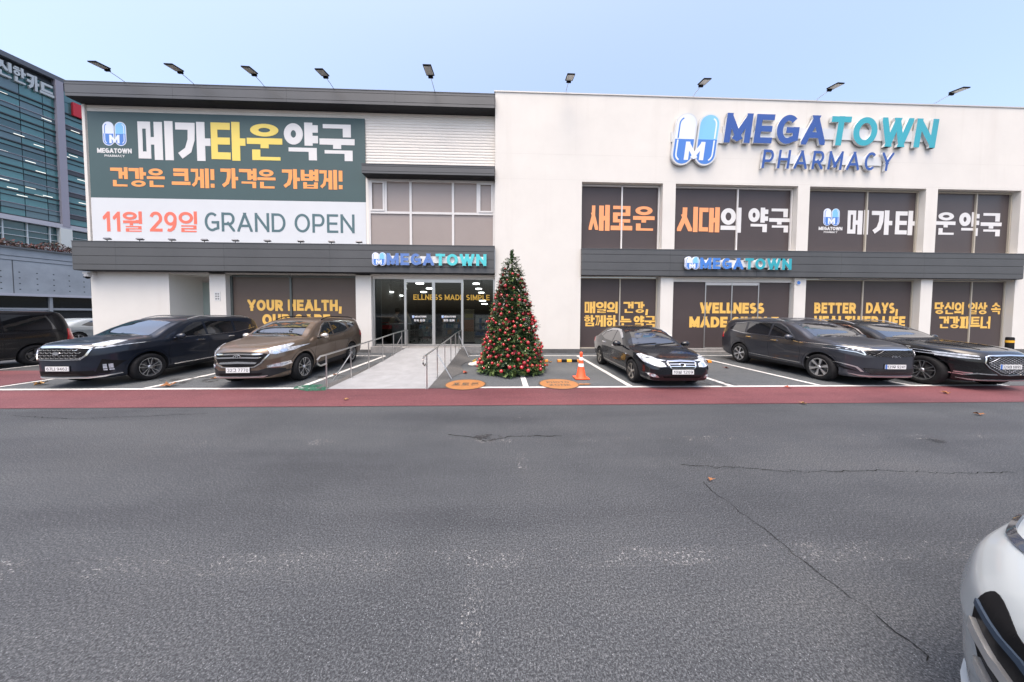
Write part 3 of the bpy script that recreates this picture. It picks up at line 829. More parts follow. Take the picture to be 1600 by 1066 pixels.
def person(loc, rz, lean, cloth, label):
    root = empty('person', loc, label, 'person', None, rz)
    J = [((0, 0, .92), .15), ((0, lean * .12, 1.12), .15), ((0, lean * .30, 1.36), .165), ((0, lean * .40, 1.50), .06), ((0, lean * .46, 1.58), .075), ((0, lean * .50, 1.70), .085),
         ((-.19, lean * .33, 1.41), .065), ((-.25, lean * .45 + .05, 1.16), .05), ((-.2, lean * .5 + .25, 1.02), .04), ((-.17, lean * .5 + .33, 1.02), .035),
         ((.19, lean * .33, 1.41), .065), ((.25, lean * .45 + .05, 1.16), .05), ((.2, lean * .5 + .25, 1.02), .04), ((.17, lean * .5 + .33, 1.02), .035),
         ((-.1, 0, .86), .10), ((-.1, .03, .48), .075), ((-.1, 0, .08), .05), ((-.1, .14, .04), .04),
         ((.1, 0, .86), .10), ((.1, .03, .48), .075), ((.1, 0, .08), .05), ((.1, .14, .04), .04)]
    E_ = [(0, 1), (1, 2), (2, 3), (3, 4), (4, 5), (2, 6), (6, 7), (7, 8), (8, 9), (2, 10), (10, 11), (11, 12), (12, 13), (0, 14), (14, 15), (15, 16), (16, 17), (0, 18), (18, 19), (19, 20), (20, 21)]
    me = bpy.data.meshes.new('body'); me.from_pydata([j[0] for j in J], E_, [])
    o = link_mesh('body', me, root)
    sk = o.modifiers.new('skin', 'SKIN'); o.modifiers.new('sub', 'SUBSURF').levels = 1
    for k, j in enumerate(J): me.skin_vertices[0].data[k].radius = (j[1], j[1])
    me.skin_vertices[0].data[0].use_root = True
    dg = bpy.context.evaluated_depsgraph_get()
    m2 = bpy.data.meshes.new_from_object(o.evaluated_get(dg))
    o.modifiers.clear(); o.data = m2
    m2.materials.clear()
    for q in (cloth, skin, dark_cloth): m2.materials.append(q)
    for p in m2.polygons:
        c = p.center; p.use_smooth = True
        p.material_index = 1 if c.z > 1.47 or (abs(c.x) > .12 and c.z < 1.08 and c.z > .9 and c.y > lean * .5 + .15) else (2 if c.z < .95 else 0)
    h = MB(); h.lathe([(.0, .125), (.05, .115), (.085, .075), (.1, .02), (.09, -.06), (.07, -.09)], hair_m, 14, lambda p: Vector((p.x, lean * .5 - .02 + p.y * 1.1, 1.69 + p.z)))
    h.build('hair', root, world=False, smooth=True)
    return root
c = F(608, 515, 15.0); person((c.x, 15.0, .29), R(-70), .95, shirt, 'person in a beige top bending over the counter behind the entrance glass')
c = F(628, 512, 15.6); person((c.x, 15.6, .29), R(70), .7, dark_cloth, 'dark haired person in dark clothes leaning in behind the white counter')
c = F(640, 508, 15.2); person((c.x, 15.2, .29), R(100), .35, shirt, 'standing person with dark hair beside the white counter, facing left')
cnt = empty('service_counter', (F(626, 520, 14.6).x, 14.6, .29), 'white service counter standing inside the left entrance pane', 'counter')
x = F(626, 520, 14.6).x
pale = mat('pale_laminate', (.50, .51, .51), .5)
MB().box(x - .55, x + .40, 14.3, 14.9, .29, 1.25, pale).build('cabinet', cnt); MB().box(x - .6, x + .45, 14.25, 14.95, 1.252, 1.30, frame_w).build('top', cnt)
rb = empty('shopping_basket', (F(600, 514, 14.1).x, 14.1, 1.05), 'red shopping basket stacked beside the counter inside the shop', 'basket')
x = F(600, 514, 14.1).x; red_pl = mat('red_plastic', (.62, .02, .03), .4)
q = MB()
for a, c2 in ((x - .32, x - .29), (x + .29, x + .32)): q.box(a, c2, 13.9, 14.3, 1.05, 1.22, red_pl)
q.box(x - .29, x + .29, 13.9, 13.93, 1.05, 1.22, red_pl).box(x - .29, x + .29, 14.27, 14.3, 1.05, 1.22, red_pl).box(x - .29, x + .29, 13.93, 14.27, 1.05, 1.07, red_pl)
q.build('bin', rb); MB().tube([(x - .28, 14.1, 1.2), (x - .2, 14.1, 1.36), (x + .2, 14.1, 1.36), (x + .28, 14.1, 1.2)], .012, red_pl).build('handle', rb)
q = MB().box(x - .3, x + .3, 13.88, 14.32, .29, 1.04, black_m); o = q.build('basket_stand'); tag(o, 'black stand under the red shopping basket inside', 'stand')
def cart(u, v, Y, label):
    p = F(u, v, Y); t = empty('shopping_cart', (p.x, Y, .29), label, 'shopping cart', 'shopping carts behind the entrance glass')
    q = MB(); x = p.x
    for z in (.62, .78, .94):
        q.tube([(x - .26, Y - .4, z), (x + .26, Y - .4, z), (x + .26, Y + .4, z), (x - .26, Y + .4, z), (x - .26, Y - .4, z)], .010, steel, 5)
    for k in range(7): q.tube([(x - .26 + k * .087, Y - .4, .6), (x - .26 + k * .087, Y - .4, .95)], .006, steel, 4)
    for k in range(9):
        for sx in (-.26, .26): q.tube([(x + sx, Y - .4 + k * .1, .6), (x + sx, Y - .4 + k * .1, .95)], .006, steel, 4)
    q.build('basket', t)
    q = MB()
    for sx in (-.22, .22): q.tube([(x + sx, Y - .35, .37), (x + sx, Y + .35, .40), (x + sx, Y + .45, 1.25)], .014, steel, 6)
    q.tube([(x - .22, Y - .35, .37), (x + .22, Y - .35, .37)], .014, steel, 6); q.build('frame', t)
    MB().tube([(x - .25, Y + .45, 1.27), (x + .25, Y + .45, 1.27)], .02, black_m).build('handle', t)
    for sx in (-.22, .22):
        for sy in (-.33, .3): MB().tube([(x + sx - .012, Y + sy, .345), (x + sx + .012, Y + sy, .345)], .055, black_m, 12).build('wheel', t)
cart(651, 533, 15.0, 'empty wire shopping cart nearest the white counter'); cart(664, 530, 16.2, 'wire shopping cart in the middle of the entrance hall'); cart(700, 528, 15.4, 'wire shopping cart behind the right door leaf')
def shelf(u0, u1, Y, label, cols):
    x0, x1 = F(u0, 500, Y).x, F(u1, 500, Y).x
    t = empty('display_shelf', ((x0 + x1) / 2, Y, .29), label, 'shelf')
    q = MB().box(x0, x1, Y + .3, Y + .34, .29, 1.7, pale)
    for z in (.4, .8, 1.2): q.box(x0, x1, Y, Y + .3, z, z + .03, pale)
    q.build('rack', t); q = MB(); x = x0 + .03; rnd = random.Random(u0)
    for z in (.43, .83, 1.23):
        x = x0 + .03
        while x < x1 - .15:
            w = rnd.uniform(.08, .16); q.box(x, x + w - .01, Y + .02, Y + .22, z, z + rnd.uniform(.14, .3), rnd.choice(cols)); x += w
    q.build('goods', t)
gc = [mat('pack_blue', (.06, .16, .36), .5), mat('pack_white', (.6, .6, .6), .5), mat('pack_teal', (.1, .3, .34), .5), mat('pack_amber', (.65, .32, .06), .5)]
shelf(654, 676, 17.5, 'low shelf of blue and white packs behind the left door leaf', gc); shelf(690, 719, 19, 'shelf of packs far behind the right door leaf', gc); shelf(742, 768, 17.8, 'shelf of mostly blue packs behind the right hand pane', gc[:2])
p = F(733, 500, 14.6); t = empty('banner_stand', (p.x, 14.6, .29), 'orange and beige banner stand behind the right hand glass pane', 'banner stand')
q = MB().box(p.x - .26, p.x + .26, 14.6, 14.62, .35, 2.05, mat('poster_beige', (.55, .45, .30), .6)); q.box(p.x - .24, p.x + .24, 14.59, 14.599, .9, 1.5, ink_orange).box(p.x - .2, p.x + .2, 14.588, 14.5985, 1.6, 1.8, ink_yellow); q.build('poster', t)
MB().box(p.x - .3, p.x + .3, 14.5, 14.75, .29, .345, black_m).build('foot', t)
ntc = F(340, 463, YL); q = MB().box(ntc.x - .13, ntc.x + .13, YL - .012, YL - .001, ntc.z - .2, ntc.z + .2, mat('notice_grey', (.62, .62, .61), .5))
for r_ in range(3):
    for c_ in range(2): q.box(ntc.x - .09 + c_ * .1, ntc.x - .02 + c_ * .1, YL - .014, YL - .0125, ntc.z - .15 + r_ * .11, ntc.z - .08 + r_ * .11, mat('notice_ink', (.2, .2, .2), .6))
tag(q.build('notice_plate'), 'small grey notice plate on the white pillar by the side door', 'notice')

# ------------------------------------------------------------------ banner and signs
ban = empty('banner', (-12, YL, 7.7), 'large green-grey and white opening banner stretched over the upper left siding', 'banner')
YN = YL - .02
b = MB(); b.box(-18.08, -6.21, YN, YN + .02, 6.85, 10.55, ban_teal); b.box(-18.08, -6.21, YN, YN + .02, 4.93, 6.849, ban_white); b.build('sheet', ban)
lettering('lettering', '메가', (216, 191.5, 329, 249), YN, ink_white, ban, .225, .07)
lettering('lettering', '타운', (330, 193, 440, 250), YN, ink_yellow, ban, .225, .06)
lettering('lettering', '약국', (444, 194, 553, 251), YN, ink_white, ban, .225, .06)
lettering('lettering', '건강은', (173, 263, 257, 292), YN, ink_orange, ban, .2, .06)
lettering('lettering', '크게!', (269, 264, 336, 293), YN, ink_orange, ban, .2, .06)
lettering('lettering', '가격은', (345, 264.5, 430, 294), YN, ink_orange, ban, .2, .06)
lettering('lettering', '가볍게!', (441, 266, 536, 295), YN, ink_orange, ban, .2, .06)
lettering('lettering', '11월', (161, 331, 222, 362), YN, ink_red, ban, .16, .1)
lettering('lettering', '29일', (234, 331, 308, 362.5), YN, ink_red, ban, .16, .1)
lettering('lettering', 'GRAND OPEN', (320, 333.5, 554, 363), YN, ink_teal, ban, .135, .13)
b = MB(); logo_px(b, (160, 190.5, 198, 228), YN, .006); b.build('logo', ban)
lettering('lettering', 'MEGATOWN', (152, 232, 206, 239.5), YN, ink_white, ban, .24, .06)
lettering('lettering', 'PHARMACY', (163.5, 242, 195, 245.5), YN, ink_white, ban, .17, .14)

def channel_sign(name, label, pill, word, Y, depth, cols, sub=None, shear=0.0, t=.22, rail=None, side=ret_w, bright=None):
    p = F((pill[0] + word[2]) / 2, word[3], Y)
    root = empty(name, (p.x, Y, p.z), label, 'sign')
    Yf = Y - depth
    b = MB(); u0, v0, u1, v1 = pill; um, vm = (u0 + u1) / 2, (v0 + v1) / 2
    pill_logo(b, F(u0, vm, Yf).x, F(u1, vm, Yf).x, F(um, v1, Yf).z, F(um, v0, Yf).z, wall_fn(Y - depth * .35), depth * .65, LOGO, shear, True, side if not bright else None)
    b.build('logo', root)
    for s, px, tt, c in [(word[4], word, t, cols)] + ([(sub[4], sub, .15, lambda i: blue_d)] if sub else []):
        u0, v0, u1, v1 = px[:4]; um, vm = (u0 + u1) / 2, (v0 + v1) / 2
        pol = text_polys(s, F(u0, vm, Yf).x, F(u1, vm, Yf).x, F(um, v1, Yf).z, F(um, v0, Yf).z, tt, .13 if tt > .2 else .3, shear)
        for i, ch in enumerate(s):
            mb = MB(); emit(mb, [(0, l, q) for ci, l, q in pol if ci == i], wall_fn(Y - depth * .35), depth * .65, c(i), side); mb.build('letter', root)
    if rail:
        mb = MB()
        for (u0, v0, u1, v1) in rail:
            um, vm = (u0 + u1) / 2, (v0 + v1) / 2
            mb.box(F(u0, vm, Y).x, F(u1, vm, Y).x, Y - depth * .36, Y - .002, F(um, v1, Y).z, F(um, v0, Y).z, ret_w)
        mb.build('rail', root)
    return root
two = lambda i: blue_d if i < 4 else turq
channel_sign('channel_letter_sign', 'big raised blue and turquoise pharmacy name with two-pill emblem high on the right white wall', (1047, 176.5, 1119, 258.5), (1131, 181, 1462, 227, 'MEGATOWN'), YR, .145, two,
             (1190, 236, 1394, 265, 'PHARMACY'), .12, .215, [(1048, 208, 1128, 224), (1128, 202, 1440, 219), (1188, 244, 1375, 258)])
soft_b = mat('soft_letter_blue', (.10, .19, .46), .35); soft_t = mat('soft_letter_turquoise', (.08, .52, .56), .35)  # paler blue and turquoise letter faces for the left band sign
channel_sign('fascia_sign', 'small raised shop name sign on the left dark band, over the glass entrance', (581, 394.5, 603, 415), (604, 396.5, 760, 415, 'MEGATOWN'), YB - .012, .13, lambda i: soft_b if i < 4 else soft_t, None, 0, .24, [(602, 401, 758, 411.5)], bright=1)
channel_sign('fascia_sign', 'small raised shop name sign on the right dark band, over the closed film-covered doors', (1070.5, 401, 1093, 421), (1094, 403.5, 1237, 421, 'MEGATOWN'), YR - .182, .13, lambda i: (blue_m if i < 4 else turq), None, 0, .24, [(1072, 407, 1232, 418)], bright=1)

# ------------------------------------------------------------------ lamps on the roof edge and the band
lamp_glass = mat('floodlight_glass', (.50, .50, .47), .25, coat=.3)
def floodlight():
    t = empty('floodlight', (0, 0, 0))
    MB().tube([(0, .3, -.25), (0, .12, .0), (0, -.25, .06), (0, -.62, .09)], .016, frame_s, 6).build('arm', t, world=False)
    rot = Matrix.Rotation(R(10), 3, 'X')
    MB().obox((0, -.86, .10), .40, .50, .055, rot, black_m).obox((0, -.60, .085), .24, .07, .10, rot, black_m).build('housing', t, world=False, bevel=.008)
    MB().obox(Vector((0, -.87, .068)), .34, .40, .012, rot, lamp_glass).build('lens', t, world=False)
    return t
fl0 = floodlight()
nth = ['leftmost', 'second from the left', 'third from the left', 'fourth from the left', 'rightmost']
spots = [(-15.9, YB + .1, 11.48, 'black floodlight on a thin arm, farthest left on the grey roof edge'), (-13.1, YB + .1, 11.48, 'black floodlight on a thin arm, second from the left on the grey roof edge'),
         (-10.2, YB + .1, 11.48, 'black floodlight on a thin arm, above the right end of the yellow banner letters'), (-7.3, YB + .1, 11.48, 'black floodlight on a thin arm, above the last white letter of the banner'),
         (-2.98, YB + .1, 11.48, 'black floodlight on a thin arm, on the grey roof edge above the unbannered ribbed siding'),
         (2.82, YR + .1, 11.78, 'black floodlight on a thin arm, above the blank part of the tall white wall'), (8.68, YR + .1, 11.78, 'black floodlight on a thin arm, above the two-pill emblem of the big sign'),
         (14.52, YR + .1, 11.78, 'black floodlight on a thin arm, above the blue and turquoise letters of the big sign'), (20.29, YR + .1, 11.78, 'black floodlight on a thin arm, above the right end of the big sign')]
for k, (x, y, z, lb) in enumerate(spots):
    o = fl0 if k == 0 else copy_tree(fl0)
    o.location = (x, y - .1, z); tag(o, lb, 'floodlight', 'floodlights along the roof edge'); o.scale = (.82, 1.18 if k == 4 else .86, .82)
    o.rotation_euler = (0, 0, R((-1.5, 1, 2, -2, 0, 1, -1, 2, 0)[k]))
def uplight():
    t = empty('uplight', (0, 0, 0))
    MB().tube([(0, 0, 0), (0, -.02, .10)], .012, black_m, 6).build('stem', t, world=False)
    MB().obox((0, .0, .14), .26, .10, .05, Matrix.Rotation(R(-25), 3, 'X'), mat('uplight_grey', (.20, .20, .21), .4, metal=.4)).build('housing', t, world=False)
    return t
u0 = uplight()
for k, (u, wh) in enumerate(((168, 'below the red 11'), (219, 'below the red 월'), (269, 'below the red 9'), (320, 'below the G of GRAND'), (368, 'below the A of GRAND'),
                             (418, 'below the D of GRAND'), (470, 'below the O of OPEN'), (518, 'below the E of OPEN'), (561, 'after the N of OPEN'))):
    o = u0 if k == 0 else copy_tree(u0)
    o.location = (F(u, 377, YB + .2).x, YB + .2, 4.865)
    tag(o, 'grey uplight on the left dark band, ' + wh + ' on the banner', 'uplight', 'uplights under the banner')
t = empty('security_camera', (-18.1, YL, 3.45), 'white dome security camera under the left end of the dark band', 'camera')
MB().box(-18.2, -18.0, YL - .3, YL - .001, 3.48, 3.56, frame_w).build('bracket', t)
q = MB(); q.lathe([(.0, .1), (.09, .09), (.10, .0), (.09, -.02)], frame_w, 16, lambda p: p + Vector((-18.1, YL - .22, 3.38))); q.lathe([(.085, -.02), (.075, -.07), (.04, -.10), (0, -.11)], black_m, 16, lambda p: p + Vector((-18.1, YL - .22, 3.38))); q.build('dome', t, smooth=True)
p = F(1247, 442, YR); q = MB(); q.tube([(p.x, YR - .03, p.z), (p.x, YR - .001, p.z)], .11, frame_w, 20); q.tube([(p.x, YR - .034, p.z), (p.x, YR - .031, p.z)], .085, blue_m, 20); tag(q.build('round_sign'), 'tiny round blue and white plate on the white pier right of the closed doors', 'sign')

# ------------------------------------------------------------------ cars
def interp(pts, x):
    """monotone cubic through [(x, y)]"""
    n = len(pts)
    if x <= pts[0][0]: return pts[0][1]
    if x >= pts[-1][0]: return pts[-1][1]
    d = [(pts[k + 1][1] - pts[k][1]) / (pts[k + 1][0] - pts[k][0]) for k in range(n - 1)]
    def tan(k):
        if k == 0: return d[0]
        if k == n - 1: return d[-1]
        return 0 if d[k - 1] * d[k] <= 0 else 2 * d[k - 1] * d[k] / (d[k - 1] + d[k])
    for k in range(n - 1):
        if x <= pts[k + 1][0]:
            h = pts[k + 1][0] - pts[k][0]; t = (x - pts[k][0]) / h
            return (pts[k][1] * (1 + 2 * t) * (1 - t) ** 2 + tan(k) * h * t * (1 - t) ** 2 + pts[k + 1][1] * t * t * (3 - 2 * t) - tan(k + 1) * h * t * t * (1 - t))
tyre_m = mat('tyre_rubber', (.014, .014, .015), .8, spec=.2, var=.3, scale=9)
chrome = mat('chrome', (.75, .75, .76), .12, metal=1.0)
alloy = mat('alloy_wheel', (.62, .63, .64), .28, metal=.85)
dark_alloy = mat('dark_alloy', (.10, .10, .105), .4, metal=.6)
car_glass = mat('tinted_car_glass', (.006, .007, .009), .03, spec=.9, coat=1.0)
car_glass.node_tree.nodes['Principled BSDF'].inputs['IOR'].default_value = 1.75
lens_m = mat('clear_lens', (.40, .43, .47), .12, spec=.7, coat=.8, var=.55, scale=18)
dark_lens = mat('smoked_lens', (.03, .033, .04), .10, spec=.6, coat=.6)
red_lens = mat('red_tail_lens', (.42, .008, .012), .12, coat=.8)
clad = mat('dark_cladding', (.020, .020, .022), .65, spec=.25)
plate_m = mat('plate_white', (.66, .67, .67), .45)
plate_blue = mat('plate_blue_end', (.04, .14, .45), .4)
plate_ink = mat('plate_ink', (.03, .03, .04), .6)
orange_lens = mat('amber_lens', (.60, .20, .02), .4)
def car_paint(name, c, metal=.35, rough=.28):
    return mat(name, c, rough, metal=metal, spec=.3, coat=.55)

class Car:
    """local frame: x forward (nose at L/2), y to the car's left, z up"""
    def __init__(s, L, W, top, belt, bot, wid, wheels, wr, paint, tumble=.32, crown=.07):
        s.L, s.W, s.top, s.belt, s.bot, s.wid, s.wr, s.paint, s.tumble, s.crown = L, W, top, belt, bot, wid, wr, paint, tumble, crown
        s.wheels = wheels
        s.lift, s.liftz, s.glift = 0.0, .47, 0.0
        s.h = L / 2
    def key(s, q):
        zt, zl, zb, w = interp(s.top, q), interp(s.belt, q), interp(s.bot, q), interp(s.wid, q) * s.W / 2
        zl = min(zl, zt - .03)
        hc = zt - zl
        cr = min(s.crown, hc * .45 + .005)
        we = w * .955 - max(0, hc - .08) * s.tumble - .02
        ze = zt - cr
        zm = zb + .62 * (zl - zb)
        return [(0, zb), (w * .75, zb), (w * .91, zb + .015), (w * .955, zb + .09), (w * .965, zb + .2), (w * .978, zb + .36 * (zl - zb)), (w * .985, zm), (w, zm + .42 * (zl - zm)), (w * .999, zm + .50 * (zl - zm)),
                (w * .972, zl - .02), (w * .955, zl + .012), ((w * .95 + we) / 2 + .012 * min(1, hc / .3), (zl + ze) / 2), (we + .01, ze - .02), (we - .05, ze + cr * .38), (we * .72, zt - cr * .18), (we * .35, zt - cr * .02), (0, zt)]
    def ring(s, q):
        p = s.key(q)
        for _ in range(2):
            r = [p[0]]
            for a, b in zip(p, p[1:]):
                r += [(a[0] * .75 + b[0] * .25, a[1] * .75 + b[1] * .25), (a[0] * .25 + b[0] * .75, a[1] * .25 + b[1] * .75)]
            r.append(p[-1]); p = r
        return p
    def body(s, root, name='body'):
        st = []; q = 0.0
        while q < s.L:
            st.append(q); q += .025 if q < .3 or q > s.L - .3 else .055
        st.append(s.L)
        rings = []
        for q in st:
            r = s.ring(q); rings.append([(s.h - q, y, z) for y, z in r] + [(s.h - q, -y, z) for y, z in r[-2:0:-1]])
        def cap(r, sgn, bulge):
            cy = 0; cz = sum(p[2] for p in r) / len(r); out = []
            for sc_, dx in ((.93, .55), (.8, .85), (.5, 1.0), (.2, 1.03)):
                out.append([(p[0] + sgn * bulge * dx, p[1] * sc_, cz + (p[2] - cz) * sc_) for p in r])
            return out
        front = cap(rings[0], 1, .035); rear = cap(rings[-1], -1, .03)
        allr = front[::-1] + rings + rear
        n = len(allr[0]); V = [p for r in allr for p in r]; Fc = []
        for a in range(len(allr) - 1):
            for j in range(n):
                Fc.append((a * n + j, (a + 1) * n + j, (a + 1) * n + (j + 1) % n, a * n + (j + 1) % n))
        Fc.append(tuple(range(n))); Fc.append(tuple((len(allr) - 1) * n + j for j in range(n))[::-1])
        me = bpy.data.meshes.new(name); me.from_pydata(V, [], Fc)
        bm = bmesh.new(); bm.from_mesh(me); bmesh.ops.recalc_face_normals(bm, faces=bm.faces); bm.to_mesh(me); bm.free()
        me.materials.append(s.paint)
        o = link_mesh(name, me, root)
        cuts = []
        for wx in s.wheels:
            for sy in (1, -1):
                c = MB(); ra = s.wr + .055
                c.tube([(wx, sy * (s.W / 2 - .27), s.wr + .01), (wx, sy * (s.W / 2 + .3), s.wr + .01)], ra, clad, 40)
                co = c.build('arch_cut', root, world=False); cuts.append(co)
                md = o.modifiers.new('cut', 'BOOLEAN'); md.operation = 'DIFFERENCE'; md.object = co; md.solver = 'EXACT'
                md.material_mode = 'TRANSFER'
        dg = bpy.context.evaluated_depsgraph_get(); dg.update()
        m2 = bpy.data.meshes.new_from_object(o.evaluated_get(dg))
        o.modifiers.clear(); o.data = m2; m2.name = name
        for c in cuts: bpy.data.objects.remove(c)
        m2.polygons.foreach_set('use_smooth', [True] * len(m2.polygons)); m2.set_sharp_from_angle(angle=R(38))
        s.obj = o
        bm = bmesh.new(); bm.from_mesh(m2); s.bvh = BVHTree.FromBMesh(bm); bm.free()
        return o
    def patch(s, name, polys, view, mt, off=.004, parent=None, mirror=True, edge=.06, thick=None, _side=0):
        """lay thin shaped pieces on the body; view 'front': (y, z), 'side': (q from nose, z), 'top': (q, y)"""
        bm = bmesh.new(); lst = []
        if view in ('front', 'side') and _side == 0:
            if name in ('windscreen', 'side_window', 'window_trim'): up = lambda z: z + s.glift * (1 if name == 'windscreen' else (1.1 if z > 1.3 else .25))
            elif view == 'front' or name == 'headlight': up = lambda z: z + s.lift * min(1, max(0, (z - s.liftz) / .08))
            else: up = lambda z: z
            polys = [[(a, up(z)) for a, z in P] for P in polys]
        if mirror and _side == 0:
            s.patch(name, polys, view, mt, off, parent, mirror, edge, thick, -1); _side = 1
        for P in polys:
            lst.append((P, _side or 1))
        for P, sg in lst:
            if view == 'front': pts = [Vector((9, sg * a, b)) for a, b in P]; d = Vector((-1, 0, 0))
            elif view == 'back': pts = [Vector((-9, sg * a, b)) for a, b in P]; d = Vector((1, 0, 0))
            elif view == 'side': pts = [Vector((s.h - a, sg * 3, b)) for a, b in P]; d = Vector((0, -sg, 0))
            else: pts = [Vector((s.h - a, sg * b, 5)) for a, b in P]; d = Vector((0, 0, -1))
            b2 = bmesh.new()
            f = b2.faces.new([b2.verts.new(p) for p in pts])
            bmesh.ops.triangulate(b2, faces=[f])
            for _ in range(7):
                es = [e for e in b2.edges if e.calc_length() > edge]
                if not es: break
                bmesh.ops.subdivide_edges(b2, edges=es, cuts=1); bmesh.ops.triangulate(b2, faces=[x for x in b2.faces if len(x.verts) > 3])
            bad = []; nn = {}
            for v in b2.verts:
                h, n, i, dist = s.bvh.ray_cast(v.co, d)
                if h is None: bad.append(v); continue
                if n.dot(d) > 0: n = -n
                v.co = h; nn[v] = n
            bmesh.ops.delete(b2, geom=bad, context='VERTS')
            for v in b2.verts: v.co = v.co + nn[v] * off
            fs = list(b2.faces)
            b2.normal_update()
            for x in fs:
                if x.normal.dot(d) > 0: x.normal_flip()
            be = [e for e in b2.edges if e.is_boundary]
            if be:
                r = bmesh.ops.extrude_edge_only(b2, edges=be)
                th = thick or (off + .006)
                ov = {}
                for g in r['geom']:
                    if isinstance(g, bmesh.types.BMVert):
                        near = min((v for e in g.link_edges for v in e.verts if v is not g and v in nn), key=lambda v: (v.co - g.co).length, default=None)
                        if near is not None: g.co = near.co - nn[near] * th
            me = bpy.data.meshes.new('t'); b2.to_mesh(me); b2.free(); bm.from_mesh(me); bpy.data.meshes.remove(me)
        me = bpy.data.meshes.new(name); bm.to_mesh(me); bm.free(); me.materials.append(mt)
        me.polygons.foreach_set('use_smooth', [True] * len(me.polygons)); me.set_sharp_from_angle(angle=R(40))
        return link_mesh(name, me, parent or s.root)
    def surf_x(s, y, z):
        h, n, i, d = s.bvh.ray_cast(Vector((9, y, z)), Vector((-1, 0, 0)))
        return h.x if h else s.h
    def plate(s, text, z, y=0, blue=False, w=.52, hgt=.11):
        x = s.surf_x(y, z) + .012
        b = MB(); b.box(x, x + .012, y - w / 2, y + w / 2, z - hgt / 2, z + hgt / 2, plate_m)
        b.box(x - .06, x - .001, y - w / 2 - .012, y + w / 2 + .012, z - hgt / 2 - .012, z + hgt / 2 + .012, black_m)
        if blue: b.box(x + .012, x + .0135, y - w / 2, y - w / 2 + .045, z - hgt / 2, z + hgt / 2, plate_blue)
        o = b.build('number_plate', s.root, world=False)
        m = MB(); emit(m, text_polys(text, y - w * (.40 if blue else .44), y + w * .45, z - hgt * .32, z + hgt * .32, .13, .16), lambda a, b_, d: (x + .0125 + d, a, b_), .001, plate_ink)
        m.build('lettering', o, world=False)
    def wheel(s, wx, sy, style):
        w, r = .225, s.wr
        yc = sy * (s.W / 2 - .125)
        fn = lambda p: Vector((wx + p.x, yc + sy * p.z, r + p.y))
        b = MB()
        rr = r * .68
        b.lathe([(rr, -w / 2), (r * .92, -w / 2), (r * .985, -w * .40), (r, -w * .2), (r, w * .2), (r * .985, w * .40), (r * .93, w * .5), (r * .80, w * .52), (rr, w * .47), (rr - .01, w * .40)], tyre_m, 40, fn)
        o = b.build('wheel', s.root, world=False, smooth=True, ang=50)
        b = MB()
        b.lathe([(rr - .012, w * .46), (rr + .004, w * .47), (rr + .002, w * .40), (rr - .02, w * .38), (rr - .03, -.02)], style[1], 40, fn)
        b.lathe([(0, .0), (rr * .95, .0)], mat('brake_dark', (.03, .03, .03), .6), 24, fn)
        b.lathe([(0, .03), (rr * .60, .03), (rr * .60, .0)], mat('brake_disc', (.25, .24, .23), .4, metal=.8), 24, fn)
        n, kind = style[0], style[2]
        for k in range(n):
            a = 2 * math.pi * k / n + .3
            def P(rad, da, h): return fn(Vector((rad * math.cos(a + da), rad * math.sin(a + da), h)))
            for sg in ((-1, 1) if kind == 'split' else (0,)):
                wi, wo = (.10, .05) if kind == 'split' else (.26, .17)
                ci, co_ = (sg * .12, sg * .21) if kind == 'split' else (0, 0)
                zi, zo = w * .40, w * .45
                q = [P(rr * .14, ci - wi * 1.6, zi), P(rr * .14, ci + wi * 1.6, zi), P(rr * .985, co_ + wo, zo), P(rr * .985, co_ - wo, zo)]
                q2 = [P(rr * .14, ci - wi * 1.6, zi - .05), P(rr * .14, ci + wi * 1.6, zi - .05), P(rr * .985, co_ + wo * 1.2, zo - .05), P(rr * .985, co_ - wo * 1.2, zo - .05)]
                b.face(q, style[1])
                for i in range(4): b.face([q[i], q2[i], q2[(i + 1) % 4], q[(i + 1) % 4]], style[3])
        b.lathe([(0, w * .46), (rr * .15, w * .455), (rr * .2, w * .40), (rr * .2, w * .2)], style[1], 16, fn)
        b.build('rim', o, world=False, smooth=True, ang=40)
    def mirror(s, q, z, mt, y=None):
        for sy in (1, -1):
            y0 = sy * (interp(s.wid, q) * s.W / 2 - .02)
            b = MB(); x = s.h - q
            def fn(p): return Vector((x + p.x * (1.0 if p.x > 0 else .55), y0 + sy * .15 + p.y, z + p.z))
            pr = [(0, -.5)] + [(math.cos(R(a)), math.sin(R(a))) for a in range(-80, 81, 20)] + [(0, 1)]
            b.lathe([(r_, h_) for r_, h_ in [(0.001, -1)] + pr[1:-1] + [(0.001, 1)]], mt, 18, lambda p: fn(Vector((p.x * .105, p.y * .125, p.z * .085 * (1 + .25 * p.y * sy)))))
            b.obox((x, y0 + sy * .02, z - .06), .09, .16, .03, Matrix.Identity(3), black_m)
            b.build('mirror', s.root, world=False, smooth=True, ang=60)
    def rails(s, q0, q1, mt, inset=.0):
        for sy in (1, -1):
            pts = []
            for k in range(13):
                q = q0 + (q1 - q0) * k / 12
                zt, zl, w = interp(s.top, q), interp(s.belt, q), interp(s.wid, q) * s.W / 2
                we = w * .955 - max(0, zt - zl - .08) * s.tumble - .06
                lift = .015 + .05 * min(1, min(k, 12 - k) / 2)
                pts.append((s.h - q, sy * (we - inset), zt - .05 + lift))
            MB().tube(pts, .016, mt, 8).build('roof_rail', s.root, world=False, smooth=True)
    def start(s, name, x, y, rz, label, cat, axle=True):
        """x, y = place of the body centre; rz = heading of the nose, degrees from +X"""
        s.root = empty(name, (x, y, 0), label, cat, None, R(rz)); return s.root
    def glazing(s, wind, sides, tint=car_glass):
        s.patch('windscreen', [wind], 'front', tint, .004, mirror=False)
        for P in sides: s.patch('side_window', [P], 'side', tint, .004)
